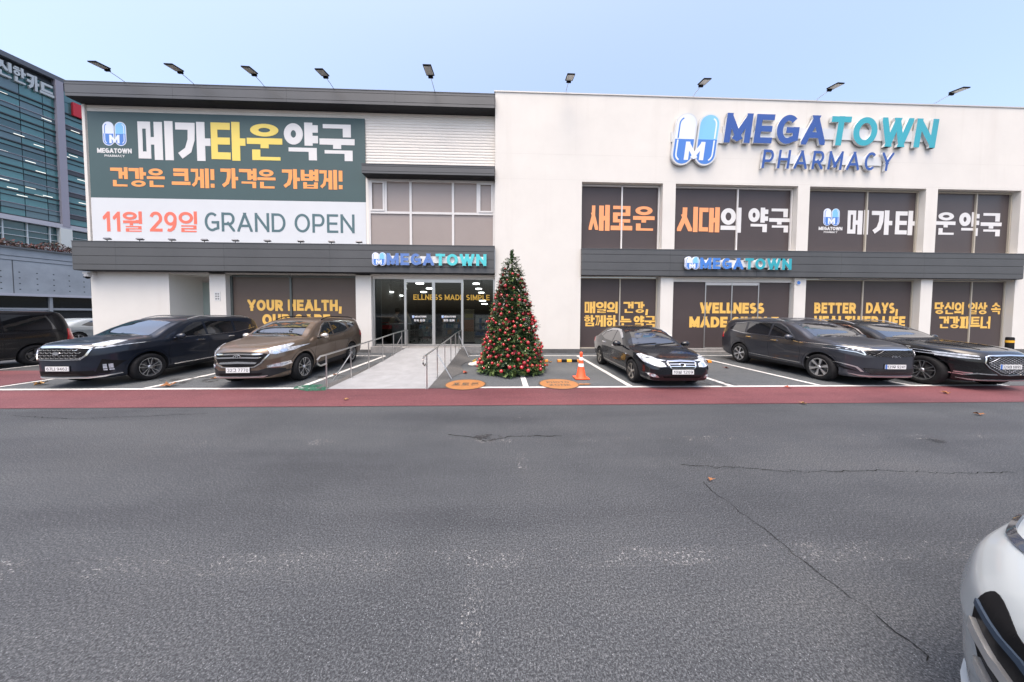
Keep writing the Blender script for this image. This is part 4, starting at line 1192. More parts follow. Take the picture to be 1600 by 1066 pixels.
    def seams(s, polylines, w=.006):
        qs = []
        for pl in polylines:
            for a, b in zip(pl, pl[1:]):
                d = (Vector(b) - Vector(a)).normalized(); n = Vector((-d.y, d.x)) * w / 2; a_, b_ = Vector(a), Vector(b)
                qs.append([tuple(a_ + n), tuple(a_ - n), tuple(b_ - n), tuple(b_ + n)])
        s.patch('door_gap', qs, 'side', groove_m, .0015, edge=.12)
    def arch_trim(s, mt, wdt=.07):
        for wx in s.wheels:
            q0 = s.h - wx; ra = s.wr + .05; P = []
            a = [R(-8 + k * 196 / 22) for k in range(23)]
            polys = []
            for t0, t1 in zip(a, a[1:]):
                polys.append([(q0 + ra * math.cos(t0), s.wr + .01 + ra * math.sin(t0)), (q0 + (ra + wdt) * math.cos(t0), s.wr + .01 + (ra + wdt) * math.sin(t0)),
                              (q0 + (ra + wdt) * math.cos(t1), s.wr + .01 + (ra + wdt) * math.sin(t1)), (q0 + ra * math.cos(t1), s.wr + .01 + ra * math.sin(t1))])
            s.patch('arch_trim', polys, 'side', mt, .008, edge=.2)
    def handles(s, spots, mt):
        for q, z in spots:
            s.patch('door_handle', [[(q - .11, z - .012), (q + .11, z - .016), (q + .10, z + .016), (q - .10, z + .018)]], 'side', mt, .028, thick=.035)
def bars(poly, n, horizontal=True, frac=.5):
    """bars across a convex polygon (a, b)"""
    k = 1 if horizontal else 0
    lo, hi = min(p[k] for p in poly), max(p[k] for p in poly); out = []
    for i in range(n):
        c = lo + (hi - lo) * (i + .5) / n; h = (hi - lo) / n * frac / 2
        q = clip(poly, *((0, 1, c + h) if horizontal else (1, 0, c + h))); q = clip(q, *((0, -1, -(c - h)) if horizontal else (-1, 0, -(c - h)))) if len(q) > 2 else q
        if len(q) > 2: out.append(q)
    return out
def diag_bars(poly, step, w, sgn):
    out = []; c = -3.0
    while c < 3:
        q = clip(poly, 1, sgn * 1.9, c + w / 2); q = clip(q, -1, -sgn * 1.9, -(c - w / 2)) if len(q) > 2 else q
        if len(q) > 2: out.append(q)
        c += step
    return out
def mir(half): return half + [(-a, b) for a, b in half[::-1]]
def ring_polys(poly, w):
    """frame strips along a polygon"""
    cx = sum(p[0] for p in poly) / len(poly); cy = sum(p[1] for p in poly) / len(poly); out = []
    def inn(p):
        v = Vector((cx - p[0], cy - p[1])); return (p[0] + v.x * min(.5, w / max(.05, abs(v.x)) if abs(v.x) > abs(v.y) * 2.2 else w / v.length), p[1] + v.y * min(.5, w / max(.02, abs(v.y)) * .9 if abs(v.y) > .02 else 0))
    I = [inn(p) for p in poly]
    for k in range(len(poly)):
        out.append([poly[k - 1], poly[k], I[k], I[k - 1]])
    return out
def ell(cx, cy, rx, ry, n=16): return [(cx + rx * math.cos(2 * math.pi * k / n), cy + ry * math.sin(2 * math.pi * k / n)) for k in range(n)]

def place(c, name, axle, heading, label, cat='car'):
    """axle = (X, Y) of the middle of the front axle on the ground"""
    h = Vector((math.cos(R(heading)), math.sin(R(heading))))
    p = Vector(axle) - h * c.wheels[0]
    return c.start(name, p.x, p.y, heading, label, cat)
def suv_profile(L, H, nose=1.0, hood=1.13, cowl=1.19, cq=1.05, rq=1.97, tail=.22):
    top = [(0, nose), (.10, nose + .055), (.45, hood - .02), (cq - .15, cowl), (cq, cowl + .02), (cq + (rq - cq) * .5, cowl + (H - .05 - cowl) * .56), (rq, H - .07), (rq + .45, H - .012), (L * .58, H), (L * .78, H - .02), (L - tail - .12, H - .055), (L - tail, H - .10), (L - tail * .50, 1.36), (L - .05, 1.08), (L, .98)]
    return top
# -- dark blue-grey SUV, far left
def build_suv_blue():
    L, H = 4.66, 1.72
    c = Car(L, 1.89, suv_profile(L, H, 1.04, 1.15, 1.2), [(0, .90), (.5, 1.03), (1.1, 1.08), (2.2, 1.11), (3.5, 1.13), (4.2, 1.19), (4.66, .95)],
            [(0, .36), (.08, .25), (.4, .21), (2, .22), (4.1, .23), (4.52, .32), (4.66, .45)],
            [(0, .52), (.05, .60), (.16, .73), (.35, .87), (.7, .97), (1.3, 1), (3.9, .985), (4.36, .94), (4.58, .87), (4.66, .78)],
            (1.39, -1.36), .365, car_paint('dark_blue_grey_paint', (.013, .018, .030)))
    c.lift, c.glift = .16, .045
    place(c, 'parked_suv', (-10.46, 7.93), -90, 'dark blue-grey seven-seat SUV parked nose out at the far left of the row')
    c.body(c.root)
    c.glazing([(-.70, 1.165), (0, 1.155), (.70, 1.165), (.60, 1.50), (.3, 1.545), (0, 1.555), (-.3, 1.545), (-.60, 1.50)],
              [[(1.62, 1.12), (2.42, 1.135), (2.42, 1.50), (2.2, 1.485), (1.95, 1.36)], [(2.49, 1.135), (3.36, 1.155), (3.40, 1.49), (2.49, 1.505)], [(3.46, 1.16), (3.98, 1.22), (4.22, 1.30), (3.98, 1.43), (3.48, 1.485)]])
    c.patch('window_trim', [[(1.5, 1.085), (2.6, 1.10), (2.6, 1.118), (1.53, 1.103)], [(2.6, 1.10), (3.5, 1.125), (3.5, 1.142), (2.6, 1.118)], [(3.5, 1.125), (4.3, 1.27), (4.28, 1.285), (3.5, 1.142)]], 'side', chrome, .01)
    c.patch('grille', [mir([(0, .56), (.44, .575), (.52, .66), (.56, .80), (.40, .835), (0, .845)][::1])], 'front', black_m, .006, mirror=False)
    G2 = mir([(0, .56), (.44, .575), (.52, .66), (.56, .80), (.40, .835), (0, .845)])
    c.patch('grille_surround', [[(0, .835), (.42, .825), (.575, .80), (.60, .83), (.42, .868), (0, .878)], [(.575, .80), (.53, .66), (.45, .565), (.47, .548), (.56, .65), (.60, .80)], [(0, .545), (.46, .552), (.45, .572), (0, .562)]], 'front', chrome, .022)
    cells = []
    for r_ in range(4):
        for k in range(-4, 5):
            cx, cy = k * .108 + (.054 if r_ % 2 else 0), .60 + r_ * .062
            if abs(cx) < .47: cells.append([(cx - .05, cy + .010), (cx - .03, cy - .016), (cx + .03, cy - .016), (cx + .05, cy + .010), (cx + .035, cy + .006), (cx + .02, cy - .008), (cx - .02, cy - .008), (cx - .035, cy + .006)])
    c.patch('grille_mesh', cells, 'front', alloy, .016, mirror=False, edge=.2)
    c.patch('emblem', [ell(0, .705, .075, .036)], 'front', chrome, .03, mirror=False)
    c.patch('headlight', [[(.585, .79), (.72, .805), (.90, .87), (.915, .93), (.80, .90), (.60, .845)]], 'front', dark_lens, .008)
    c.patch('headlight_lens', [ell(.66, .825, .04, .024), ell(.75, .845, .035, .022)], 'front', lens_m, .012)
    c.patch('running_light', [[(.62, .80), (.74, .815), (.9, .88), (.9, .893), (.74, .828), (.62, .812)]], 'front', lens_m, .014)
    c.patch('headlight', [[(.16, .86), (.30, .875), (.62, .96), (.55, .972), (.28, .935), (.14, .90)]], 'side', lens_m, .011)
    c.patch('lower_intake', [mir([(0, .30), (.52, .31), (.66, .34), (.60, .44), (0, .45)])], 'front', black_m, .004, mirror=False)
    c.patch('fog_light', [[(.62, .38), (.74, .34), (.86, .52), (.70, .55)]], 'front', black_m, .006)
    c.patch('fog_light_lens', [[(.70 + a, .42 + b), (.735 + a, .42 + b), (.735 + a, .455 + b), (.70 + a, .455 + b)] for a in (0, .05) for b in (0, .05)], 'front', lens_m, .02)
    c.patch('skid_plate', [mir([(0, .255), (.7, .27), (.82, .31), (.82, .325), (.68, .296), (0, .285)])], 'front', alloy, .02, mirror=False)
    c.arch_trim(clad, .055)
    c.patch('side_skirt', [[(1.25, .24), (3.5, .25), (3.4, .36), (1.35, .33)]], 'side', clad, .008)
    c.patch('skirt_trim', [[(1.5, .345), (3.3, .385), (3.3, .405), (1.5, .362)]], 'side', chrome, .014)
    c.seams([[(1.42, 1.06), (1.36, .7), (1.42, .38)], [(2.46, 1.10), (2.48, .7), (2.42, .38)], [(3.45, 1.12), (3.42, .75), (3.2, .42)]])
    c.handles([(2.22, .99), (3.22, 1.02)], chrome)
    c.plate('67너 9462', .505)
    c.mirror(1.55, 1.15, c.paint); c.rails(2.1, 4.2, alloy)
    for wx in c.wheels:
        for sy in (1, -1): c.wheel(wx, sy, (5, alloy, 'split', dark_alloy))
build_suv_blue()
# -- bronze brown SUV
def build_suv_brown():
    L, H = 4.69, 1.70
    c = Car(L, 1.88, suv_profile(L, H, .94, 1.11, 1.18, 1.06, 1.97, .16), [(0, .80), (.5, .94), (1.15, 1.04), (2.2, 1.10), (3.4, 1.17), (4.2, 1.27), (4.69, 1.0)],
            [(0, .34), (.08, .24), (.4, .21), (2, .22), (4.1, .23), (4.55, .32), (4.69, .45)],
            [(0, .54), (.05, .62), (.16, .75), (.35, .88), (.7, .97), (1.3, 1), (3.9, .985), (4.4, .94), (4.62, .87), (4.69, .78)],
            (1.425, -1.275), .37, car_paint('bronze_brown_paint', (.150, .112, .084), .55, .30), tumble=.34)
    c.lift, c.liftz, c.glift = .055, .62, .045
    place(c, 'parked_suv', (-6.35, 7.86), -87.2, 'bronze brown SUV parked nose out beside the ramp handrail')
    c.body(c.root)
    c.glazing([(-.70, 1.155), (0, 1.145), (.70, 1.155), (.58, 1.48), (.3, 1.535), (0, 1.545), (-.3, 1.535), (-.58, 1.48)],
              [[(1.66, 1.13), (2.40, 1.15), (2.40, 1.49), (2.2, 1.475), (1.98, 1.36)], [(2.47, 1.15), (3.15, 1.20), (3.42, 1.27), (3.30, 1.44), (2.47, 1.495)], [(3.55, 1.30), (3.92, 1.36), (3.85, 1.41), (3.5, 1.43)]])
    c.patch('window_trim', [[(1.55, 1.095), (2.6, 1.12), (2.6, 1.137), (1.58, 1.112)], [(2.6, 1.12), (3.3, 1.19), (3.3, 1.206), (2.6, 1.137)], [(3.3, 1.19), (4.0, 1.36), (3.98, 1.376), (3.3, 1.206)],
                            [(1.6, 1.12), (1.62, 1.14), (2.0, 1.40), (2.22, 1.505), (2.2, 1.52), (1.97, 1.41)], [(2.22, 1.505), (3.2, 1.50), (3.2, 1.516), (2.2, 1.52)], [(3.2, 1.50), (4.0, 1.40), (4.0, 1.415), (3.2, 1.516)]], 'side', chrome, .009)
    gp = mir([(0, .55), (.34, .56), (.46, .63), (.58, .775), (.56, .80), (.40, .835), (0, .85)])
    c.patch('grille', [gp], 'front', black_m, .005, mirror=False)
    c.patch('grille_bar', [mir([(0, .785), (.45, .775), (.52, .79), (.45, .805), (0, .822)]), mir([(0, .705), (.44, .695), (.50, .715), (.44, .727), (0, .74)]), mir([(0, .625), (.38, .618), (.42, .637), (.38, .645), (0, .656)])], 'front', chrome, .024, mirror=False)
    c.patch('grille_surround', [[(.595, .775), (.47, .63), (.35, .55), (0, .538), (0, .52), (.36, .532), (.49, .62), (.615, .775)]], 'front', chrome, .018)
    c.patch('emblem', [ell(0, .745, .085, .043)], 'front', chrome, .036, mirror=False)
    c.patch('emblem_recess', [ell(0, .745, .062, .029)], 'front', black_m, .040, mirror=False)
    c.patch('emblem_letter', [[(-.035, .722), (-.018, .722), (-.004, .768), (-.021, .768)], [(.012, .722), (.029, .722), (.043, .768), (.026, .768)], [(-.022, .738), (.03, .744), (.032, .755), (-.02, .749)]], 'front', chrome, .045, mirror=False)
    c.patch('headlight', [[(.60, .79), (.70, .765), (.88, .83), (.92, .93), (.80, .90), (.62, .835)]], 'front', lens_m, .010)
    c.patch('headlight', [[(.10, .80), (.22, .82), (.66, .985), (.60, 1.0), (.24, .94), (.12, .90)]], 'side', lens_m, .013)
    c.patch('headlight_reflector', [ell(.69, .81, .042, .030), ell(.78, .845, .04, .032)], 'front', chrome, .015)
    c.patch('bumper_cladding', [mir([(0, .26), (.6, .28), (.9, .40), (.92, .50), (.80, .455), (.56, .50), (.44, .46), (0, .455)])], 'front', clad, .006, mirror=False)
    c.patch('lower_intake', [mir([(0, .335), (.44, .34), (.50, .395), (0, .40)])], 'front', black_m, .010, mirror=False)
    c.patch('fog_light', [[(.58, .505), (.76, .50), (.86, .55), (.85, .62), (.70, .60), (.57, .56)]], 'front', chrome, .012)
    c.patch('fog_light_lens', [[(.60, .52), (.76, .515), (.835, .56), (.825, .60), (.70, .585), (.60, .55)]], 'front', lens_m, .018)
    c.patch('skid_plate', [mir([(0, .285), (.52, .295), (.58, .325), (.5, .322), (0, .318)])], 'front', alloy, .03, mirror=False)
    c.arch_trim(clad, .075)
    c.patch('side_skirt', [[(1.25, .24), (3.45, .25), (3.35, .42), (1.4, .38)]], 'side', clad, .01)
    c.seams([[(1.46, 1.07), (1.38, .7), (1.44, .40)], [(2.44, 1.12), (2.46, .7), (2.4, .42)], [(3.40, 1.22), (3.35, .8), (3.1, .44)]])
    c.handles([(2.2, 1.02), (3.1, 1.08)], c.paint)
    c.plate('32고 7770', .475, w=.52, hgt=.125)
    c.mirror(1.60, 1.165, mat('mirror_silver', (.55, .50, .45), .2, metal=.9)); c.rails(2.15, 4.1, black_m)
    for wx in c.wheels:
        for sy in (1, -1): c.wheel(wx, sy, (5, alloy, 'split', dark_alloy))
    MB().tube([(c.h - 3.2, -.25, H - .02), (c.h - 3.4, -.25, H + .22)], .004, black_m, 5).build('antenna', c.root, world=False)
    c.patch('tail_light', [[(4.32, .98), (4.6, .98), (4.62, 1.17), (4.36, 1.16)]], 'side', red_lens, .01)
build_suv_brown()
# -- black compact saloon
def build_saloon():
    L, H = 4.505, 1.47
    top = [(0, .62), (.06, .70), (.35, .80), (.85, .905), (1.0, .93), (1.12, .955), (1.5, 1.17), (1.9, 1.365), (2.2, 1.44), (2.6, 1.47), (3.0, 1.455), (3.4, 1.37), (3.75, 1.20), (4.02, 1.06), (4.3, 1.03), (4.45, .98), (4.505, .80)]
    c = Car(L, 1.775, top, [(0, .56), (.4, .74), (1.0, .87), (1.9, .91), (3.0, .955), (4.0, 1.0), (4.505, .76)],
            [(0, .32), (.07, .22), (.35, .19), (2, .19), (4.0, .20), (4.4, .28), (4.505, .40)],
            [(0, .70), (.05, .78), (.16, .86), (.35, .93), (.8, .985), (1.3, 1), (3.6, .99), (4.2, .94), (4.42, .86), (4.505, .76)],
            (1.4, -1.25), .312, car_paint('black_saloon_paint', (.006, .007, .010), .0, .2), tumble=.42)
    place(c, 'parked_saloon', (4.38, 7.51), -91, 'black compact saloon car parked between the traffic cone and the dark grey SUV')
    c.body(c.root)
    c.glazing([(-.66, .965), (0, .955), (.66, .965), (.50, 1.33), (.25, 1.375), (0, 1.385), (-.25, 1.375), (-.50, 1.33)],
              [[(1.50, .945), (2.28, .965), (2.28, 1.325), (2.10, 1.32), (1.85, 1.20)], [(2.34, .967), (3.05, .995), (3.30, 1.06), (3.05, 1.25), (2.75, 1.315), (2.34, 1.33)], [(3.34, 1.07), (3.52, 1.11), (3.36, 1.19), (3.14, 1.25)]])
    c.patch('rain_visor', [[(1.72, 1.10), (1.92, 1.20), (2.14, 1.305), (2.30, 1.325), (2.30, 1.375), (2.08, 1.355), (1.85, 1.25), (1.70, 1.14)], [(2.30, 1.325), (2.75, 1.305), (2.75, 1.355), (2.30, 1.375)], [(2.75, 1.305), (3.1, 1.22), (3.1, 1.26), (2.75, 1.355)]], 'side', mat('smoked_chrome_visor', (.55, .56, .58), .2, metal=.8), .02)
    gp = mir([(0, .545), (.27, .55), (.335, .66), (.31, .685), (0, .695)])
    c.patch('grille', [gp], 'front', black_m, .006, mirror=False)
    c.patch('grille_surround', [[(0, .692), (.31, .682), (.335, .66), (.365, .67), (.33, .705), (0, .722)], [(.335, .66), (.27, .55), (.29, .535), (.365, .67)], [(.27, .55), (0, .545), (0, .528), (.29, .535)]], 'front', chrome, .018)
    c.patch('grille_bar', [mir([(0, .635), (.31, .63), (.315, .645), (0, .652)]), mir([(0, .587), (.285, .583), (.29, .597), (0, .603)])], 'front', chrome, .016, mirror=False)
    c.patch('emblem', [ell(0, .625, .07, .035)], 'front', chrome, .026, mirror=False)
    c.patch('emblem_recess', [ell(0, .625, .050, .023)], 'front', black_m, .030, mirror=False)
    c.patch('headlight', [[(.395, .585), (.55, .575), (.72, .62), (.80, .72), (.70, .745), (.56, .72), (.42, .66)]], 'front', lens_m, .008)
    c.patch('headlight', [[(.10, .62), (.30, .66), (.62, .80), (.56, .825), (.30, .775), (.10, .715)]], 'side', lens_m, .011)
    c.patch('headlight_reflector', [ell(.52, .635, .055, .042), ell(.65, .665, .05, .042)], 'front', chrome, .013)
    c.patch('lower_intake', [mir([(0, .30), (.42, .305), (.48, .35), (0, .375)])], 'front', black_m, .005, mirror=False)
    c.patch('fog_light', [[(.55, .315), (.70, .32), (.78, .41), (.66, .405), (.57, .35)]], 'front', chrome, .008)
    c.patch('fog_light_lens', [ell(.66, .36, .045, .032)], 'front', lens_m, .014)
    c.seams([[(1.42, .90), (1.36, .6), (1.42, .28)], [(2.31, .94), (2.33, .6), (2.28, .28)], [(3.2, 1.02), (3.15, .7), (2.95, .40)]])
    c.patch('side_skirt', [[(1.2, .20), (3.2, .21), (3.15, .26), (1.25, .25)]], 'side', c.paint, .012)
    c.handles([(2.12, .855), (3.02, .89)], chrome)
    c.patch('side_repeater', [ell(1.15, .74, .035, .018, 10)], 'side', lens_m, .011)
    c.plate('10보 1209', .462)
    c.mirror(1.50, .985, c.paint)
    for wx in c.wheels:
        for sy in (1, -1): c.wheel(wx, sy, (5, mat('aged_alloy', (.46, .43, .38), .32, metal=.8), 'wide', dark_alloy))
    c.patch('tail_light', [[(4.12, .80), (4.42, .80), (4.44, .95), (4.2, .96)]], 'side', red_lens, .008)
    b = MB()
    for y0, y1 in ((-.62, .02), (-.05, .58)):
        xs0 = c.surf_x(y0, .985) + .012; xs1 = c.surf_x(y1, 1.02) + .012
        b.tube([(xs0 + .03, y0, .99), (xs1, y1, 1.03)], .009, black_m, 6)
    b.build('wiper', c.root, world=False)
    return c
saloon = build_saloon()
# -- dark grey SUV with the slim grille
def build_suv_grey():
    L, H = 4.81, 1.71
    c = Car(L, 1.90, suv_profile(L, H, .99, 1.14, 1.20, 1.11, 2.02, .2), [(0, .88), (.5, 1.03), (1.15, 1.09), (2.2, 1.12), (3.5, 1.14), (4.3, 1.20), (4.81, .97)],
            [(0, .36), (.08, .25), (.4, .21), (2, .22), (4.2, .23), (4.65, .32), (4.81, .45)],
            [(0, .56), (.05, .64), (.16, .76), (.35, .885), (.7, .97), (1.3, 1), (4.0, .985), (4.5, .945), (4.72, .88), (4.81, .80)],
            (1.53, -1.285), .37, car_paint('dark_grey_suv_paint', (.058, .062, .076), .6))
    c.lift, c.liftz, c.glift = .10, .62, .045
    place(c, 'parked_suv', (9.93, 7.64), -92, 'dark grey SUV with a slim dark grille, parked left of the black luxury SUV')
    c.body(c.root)
    c.glazing([(-.71, 1.18), (0, 1.17), (.71, 1.18), (.60, 1.50), (.3, 1.545), (0, 1.555), (-.3, 1.545), (-.60, 1.50)],
              [[(1.68, 1.125), (2.44, 1.145), (2.44, 1.50), (2.25, 1.49), (2.0, 1.37)], [(2.51, 1.145), (3.40, 1.165), (3.44, 1.49), (2.51, 1.505)], [(3.50, 1.17), (3.95, 1.20), (4.30, 1.27), (4.05, 1.42), (3.52, 1.485)]])
    c.patch('window_trim', [[(1.55, 1.09), (2.6, 1.108), (2.6, 1.124), (1.58, 1.107)], [(2.6, 1.108), (3.6, 1.14), (3.6, 1.156), (2.6, 1.124)], [(3.6, 1.14), (4.36, 1.25), (4.34, 1.266), (3.6, 1.156)],
                            [(1.6, 1.12), (1.63, 1.14), (2.0, 1.40), (2.26, 1.515), (2.24, 1.53), (1.97, 1.41)], [(2.26, 1.515), (3.5, 1.51), (3.5, 1.525), (2.24, 1.53)], [(3.5, 1.51), (4.1, 1.44), (4.34, 1.28), (4.36, 1.29), (4.12, 1.455), (3.5, 1.525)]], 'side', chrome, .009)
    gp = mir([(0, .70), (.44, .71), (.60, .745), (.64, .86), (0, .87)])
    c.patch('grille', [gp], 'front', black_m, .006, mirror=False)
    c.patch('grille_mesh', diag_bars(gp, .085, .012, 1), 'front', dark_alloy, .012, mirror=False, edge=.3)
    c.patch('grille_mesh', diag_bars(gp, .085, .012, -1), 'front', dark_alloy, .016, mirror=False, edge=.3)
    c.patch('grille_surround', [[(0, .868), (.64, .858), (.66, .874), (0, .888)], [(.645, .86), (.61, .745), (.63, .74), (.67, .86)]], 'front', chrome, .018)
    b = MB(); x = c.surf_x(0, .81) + .02       # emblem: three slanted strokes
    polys = []
    for pl in ([(0, 0), (0, 1)], [(0, .35), (.30, 1), (.30, 0)], [(.42, 0), (.42, 1)], [(.42, 1), (.56, .1)], [(.56, .1), (.78, 1)], [(.78, 1), (1, 0)]):
        for q in strip_polys([(-.10 + a * .2 + bb * .01, .79 + bb * .042) for a, bb in pl], .012, .010, None): polys.append((0, 0, q))
    emit(b, polys, lambda a, b_, d: (x + d, a, b_), .006, chrome); b.build('emblem', c.root, world=False)
    c.patch('headlight', [[(.645, .80), (.80, .80), (.93, .85), (.93, .93), (.80, .905), (.66, .87)]], 'front', dark_lens, .009)
    c.patch('headlight', [[(.08, .82), (.25, .86), (.50, .93), (.50, .975), (.24, .95), (.08, .915)]], 'side', dark_lens, .012)
    c.patch('headlight_lens', [[(.68 + k * .055, .83 + k * .009), (.705 + k * .055, .832 + k * .009), (.705 + k * .055, .856 + k * .009), (.68 + k * .055, .853 + k * .009)] for k in range(4)], 'front', lens_m, .015)
    c.patch('running_light', [[(.61, .735), (.63, .725), (.72, .785), (.92, .835), (.92, .85), (.71, .802)], [(.66, .87), (.8, .905), (.93, .93), (.93, .942), (.8, .918), (.66, .883)]], 'front', chrome, .018)
    c.patch('lower_intake', [mir([(0, .34), (.50, .345), (.60, .42), (.64, .50), (0, .50)])], 'front', black_m, .006, mirror=False)
    c.patch('intake_bar', bars(mir([(0, .35), (.50, .355), (.60, .42), (.62, .49), (0, .49)]), 5, True, .35), 'front', dark_alloy, .013, mirror=False)
    c.patch('corner_vent', [[(.68, .40), (.86, .44), (.925, .60), (.90, .66), (.84, .50)]], 'front', black_m, .008)
    c.patch('vent_trim', [[(.62, .40), (.66, .40), (.72, .50), (.92, .60), (.92, .62), (.70, .52)]], 'front', alloy, .014)
    c.patch('skid_plate', [mir([(0, .275), (.66, .285), (.78, .33), (.66, .315), (0, .305)])], 'front', alloy, .018, mirror=False)
    c.arch_trim(clad, .065)
    c.patch('side_skirt', [[(1.25, .24), (3.5, .25), (3.42, .36), (1.35, .34)]], 'side', clad, .01)
    c.patch('skirt_trim', [[(1.4, .40), (3.4, .44), (3.4, .458), (1.4, .42)]], 'side', chrome, .014)
    c.patch('fender_trim', [[(1.25, 1.0), (1.6, 1.03), (1.62, 1.06), (1.45, 1.055)]], 'side', chrome, .012)
    c.seams([[(1.46, 1.07), (1.40, .7), (1.46, .44)], [(2.47, 1.11), (2.49, .7), (2.43, .46)], [(3.48, 1.14), (3.45, .78), (3.2, .47)]])
    c.handles([(2.25, 1.005), (3.26, 1.035)], chrome)
    c.plate('131무 9241', .555, blue=True)
    c.mirror(1.62, 1.16, c.paint); c.rails(2.15, 4.25, alloy)
    for wx in c.wheels:
        for sy in (1, -1): c.wheel(wx, sy, (6, alloy, 'wide', dark_alloy))
    c.patch('tail_light', [[(4.52, .92), (4.78, .92), (4.78, 1.13), (4.60, 1.13)]], 'side', red_lens, .01)
build_suv_grey()
# -- black luxury SUV, far right
def build_suv_black():
    L, H = 4.945, 1.66
    top = [(0, .90), (.08, .97), (.45, 1.06), (1.1, 1.12), (1.42, 1.145), (1.56, 1.17), (2.0, 1.40), (2.45, 1.58), (2.9, 1.645), (3.2, 1.66), (3.8, 1.63), (4.4, 1.53), (4.68, 1.44), (4.82, 1.2), (4.9, 1.05), (4.945, .95)]
    c = Car(L, 1.975, top, [(0, .80), (.5, .97), (1.4, 1.06), (2.4, 1.10), (3.6, 1.14), (4.5, 1.17), (4.945, .93)],
            [(0, .34), (.08, .24), (.4, .20), (2, .21), (4.3, .22), (4.8, .32), (4.945, .45)],
            [(0, .56), (.05, .64), (.16, .76), (.35, .88), (.8, .98), (1.4, 1), (4.1, .99), (4.6, .94), (4.85, .87), (4.945, .78)],
            (1.70, -1.255), .385, car_paint('black_luxury_paint', (.005, .005, .006), .0, .2), tumble=.40)
    place(c, 'parked_suv', (12.30, 7.17), -91.5, 'black luxury SUV with a large crest-shaped mesh grille at the far right of the row')
    c.body(c.root)
    c.glazing([(-.72, 1.195), (0, 1.185), (.72, 1.195), (.60, 1.50), (.3, 1.545), (0, 1.555), (-.3, 1.545), (-.60, 1.50)],
              [[(2.05, 1.135), (2.78, 1.145), (2.78, 1.485), (2.6, 1.47), (2.35, 1.35)], [(2.85, 1.147), (3.72, 1.165), (3.76, 1.46), (2.85, 1.49)], [(3.82, 1.17), (4.2, 1.2), (4.45, 1.26), (4.2, 1.38), (3.84, 1.45)]])
    c.patch('window_trim', [[(1.9, 1.10), (2.9, 1.11), (2.9, 1.127), (1.93, 1.117)], [(2.9, 1.11), (3.9, 1.14), (3.9, 1.157), (2.9, 1.127)], [(1.95, 1.12), (1.99, 1.14), (2.35, 1.385), (2.62, 1.495), (2.6, 1.512), (2.32, 1.40)], [(2.62, 1.495), (3.8, 1.475), (3.8, 1.49), (2.6, 1.512)]], 'side', chrome, .010)
    gp = mir([(0, .43), (.20, .45), (.46, .60), (.52, .70), (.49, .84), (.46, .865), (0, .88)])
    c.patch('grille', [gp], 'front', black_m, .006, mirror=False)
    gq = mir([(0, .445), (.20, .465), (.45, .61), (.505, .70), (.475, .835), (0, .865)])
    c.patch('grille_mesh', diag_bars(gq, .105, .017, 1), 'front', chrome, .013, mirror=False, edge=.3)
    c.patch('grille_mesh', diag_bars(gq, .105, .017, -1), 'front', chrome, .018, mirror=False, edge=.3)
    c.patch('grille_surround', [[(0, .878), (.46, .862), (.52, .835), (.545, .70), (.56, .70), (.535, .85), (.46, .885), (0, .898)], [(.545, .70), (.475, .59), (.21, .435), (0, .415), (0, .402), (.22, .42), (.49, .58), (.56, .70)]], 'front', chrome, .022)
    c.patch('headlight', [[(.60, .845), (.80, .855), (.93, .88), (.93, .90), (.80, .882), (.60, .87)], [(.60, .785), (.80, .795), (.93, .82), (.93, .84), (.80, .822), (.60, .81)]], 'front', lens_m, .012)
    c.patch('headlight', [[(.14, .855), (.4, .89), (.95, .935), (.95, .945), (.4, .912), (.14, .885)], [(.14, .80), (.4, .83), (.95, .87), (.95, .88), (.4, .855), (.14, .828)]], 'side', lens_m, .010)
    c.patch('lower_intake', [mir([(0, .29), (.60, .30), (.72, .37), (.62, .42), (.30, .40), (0, .385)])], 'front', black_m, .006, mirror=False)
    c.patch('corner_vent', [[(.60, .56), (.84, .62), (.92, .72), (.66, .70)]], 'front', black_m, .006)
    c.patch('bumper_wing', [[(.30, .415), (.62, .425), (.76, .38), (.945, .43), (.945, .452), (.77, .405), (.63, .448), (.32, .437)]], 'front', chrome, .020)
    c.patch('bumper_wing', [[(.1, .425), (.75, .47), (.75, .49), (.1, .45)]], 'side', chrome, .016)
    c.patch('skid_plate', [mir([(0, .26), (.7, .27), (.8, .30), (.7, .29), (0, .28)])], 'front', alloy, .016, mirror=False)
    c.seams([[(1.74, 1.08), (1.68, .7), (1.74, .30)], [(2.81, 1.12), (2.83, .7), (2.78, .30)], [(3.8, 1.14), (3.76, .8), (3.5, .42)]])
    c.patch('fender_trim', [[(1.0, .985), (1.85, 1.03), (1.85, 1.042), (1.0, 1.0)], [(1.0, .94), (1.85, .985), (1.85, .995), (1.0, .953)]], 'side', chrome, .010)
    c.patch('hood_crease', [[(.2, .35), (1.4, .52), (1.4, .535), (.2, .365)]], 'top', c.paint, .010)
    c.handles([(2.58, 1.0), (3.6, 1.03)], chrome)
    c.plate('329어 6895', .62, blue=True)
    c.mirror(1.98, 1.175, c.paint); c.rails(2.5, 4.4, alloy)
    for wx in c.wheels:
        for sy in (1, -1): c.wheel(wx, sy, (5, alloy, 'split', dark_alloy))
build_suv_black()
